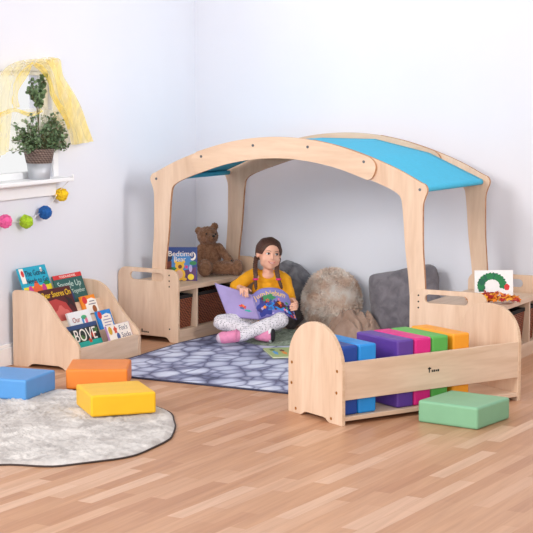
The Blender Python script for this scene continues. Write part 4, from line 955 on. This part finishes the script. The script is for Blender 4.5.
pal = [A('deep_blue2', 40, 52, 140), A('blue_coat', 60, 90, 150), A('night2', 52, 40, 110), A('blue_cover', 24, 130, 210), A('red', 214, 50, 50), A('leaf_ink', 40, 130, 70), A('maroon_cover', 78, 20, 26), A('pinkish', 232, 120, 150), A('leaf_orange', 236, 140, 30), A('lilac', 186, 170, 220)]
art(front, .22, .36, .20, .30, pal[0], 0); art(front, .55, .36, .28, .16, pal[3], 1); art(front, .38, .66, .15, .12, pal[5], 2); art(front, .62, .40, .17, .12, pal[6], 3); art(front, .84, .26, .12, .22, pal[2], 2)
for k in range(34):
    u = random.uniform(.06, .96); z = random.uniform(.06, .70 - .40 * max(0, u - .45)); art(front, u, z, random.uniform(.02, .055), random.uniform(.025, .07), pal[random.randrange(10)], 4 + k % 5)
tb = bmesh.new(); word = 'Jumblebum'; wd = [.75, 1, 1.5, 1, .5, .95, 1, 1, 1.5]; acc = 0
for i, ch in enumerate(word):
    u = .06 + .76 * (acc + wd[i] / 2) / sum(wd); acc += wd[i]; p = front(u, .80); q = front(u + .02, .80); up = front(u, .9)
    cu = bpy.data.curves.new('l', 'FONT'); cu.body = ch; cu.size = .042; cu.align_x = 'CENTER'; cu.extrude = .0003; oo = bpy.data.objects.new('l', cu); COL.objects.link(oo); lm = baked(oo)
    xa = (q - p).normalized(); za = (up - p); za = (za - xa * za.dot(xa)).normalized(); na = xa.cross(za)
    mt = Matrix((xa, za, na)).transposed().to_4x4(); mt.translation = p + Vector((0, -.0040, -.012)); lm.transform(mt); tb.from_mesh(lm); bpy.data.meshes.remove(lm)
obj('title', tb, A('title_gold', 244, 198, 40), pb, recalc=False)

# ------------------------------------------------------------------ light and camera
w = bpy.data.worlds.new('sky'); SC.world = w; w.use_nodes = True
bg = w.node_tree.nodes['Background']; bg.inputs['Strength'].default_value = 1.0
wt = w.node_tree; tc = wt.nodes.new('ShaderNodeTexCoord'); sx_ = wt.nodes.new('ShaderNodeSeparateXYZ'); rp = wt.nodes.new('ShaderNodeValToRGB'); mr = wt.nodes.new('ShaderNodeMapRange')
mr.inputs['From Min'].default_value = -1; mr.inputs['From Max'].default_value = 1
wt.links.new(tc.outputs['Generated'], sx_.inputs[0]); wt.links.new(sx_.outputs['X'], mr.inputs['Value']); wt.links.new(mr.outputs['Result'], rp.inputs['Fac'])
rp.color_ramp.elements[0].position = 0.05; rp.color_ramp.elements[0].color = (1.32, 1.32, 1.32, 1); rp.color_ramp.elements[1].position = 0.55; rp.color_ramp.elements[1].color = (0.84, 0.84, 0.85, 1)
wt.links.new(rp.outputs['Color'], bg.inputs['Color'])
def area(name, loc, target, sx, sy, power, color=(1, 1, 1)):
    l = bpy.data.lights.new(name, 'AREA'); l.shape = 'RECTANGLE'; l.size = sx; l.size_y = sy; l.energy = power; l.color = color
    o = bpy.data.objects.new(name, l); COL.objects.link(o); o.location = loc
    o.rotation_euler = (Vector(target) - Vector(loc)).to_track_quat('-Z', 'Y').to_euler(); return o
area('studio_softbox', (-0.8, -11.5, 4.6), (1.3, -0.8, 0.3), 3.0, 3.0, 540, (1.0, 0.985, 0.96))
area('added_front_fill', (5.5, -12.5, 2.6), (0.4, -1.0, 0.7), 4.0, 3.0, 300, (1.0, 0.985, 0.975))  # unseen low fill, added to lift the back wall under the canopy
o = area('added_side_fill', (7.5, -3.2, 3.2), (0.0, -1.3, 1.65), 1.6, 1.6, 15, (1.0, 0.98, 0.965)); o.data.spread = math.radians(38)   # unseen area fill added to brighten the window wall, spread kept narrow
cam = bpy.data.cameras.new('camera'); co = bpy.data.objects.new('camera', cam); COL.objects.link(co)
cam.sensor_width = 36; cam.lens = 113.1636; cam.clip_end = 60
co.location = (5.49352, -9.36986, 1.6); co.rotation_euler = (PI / 2 - 0.116195, 0, 0.48814)
SC.camera = co
SC.view_settings.view_transform = 'Standard'; SC.view_settings.look = 'None'; SC.view_settings.gamma = 1.0; SC.view_settings.exposure = -0.03
SC.view_settings.use_curve_mapping = False
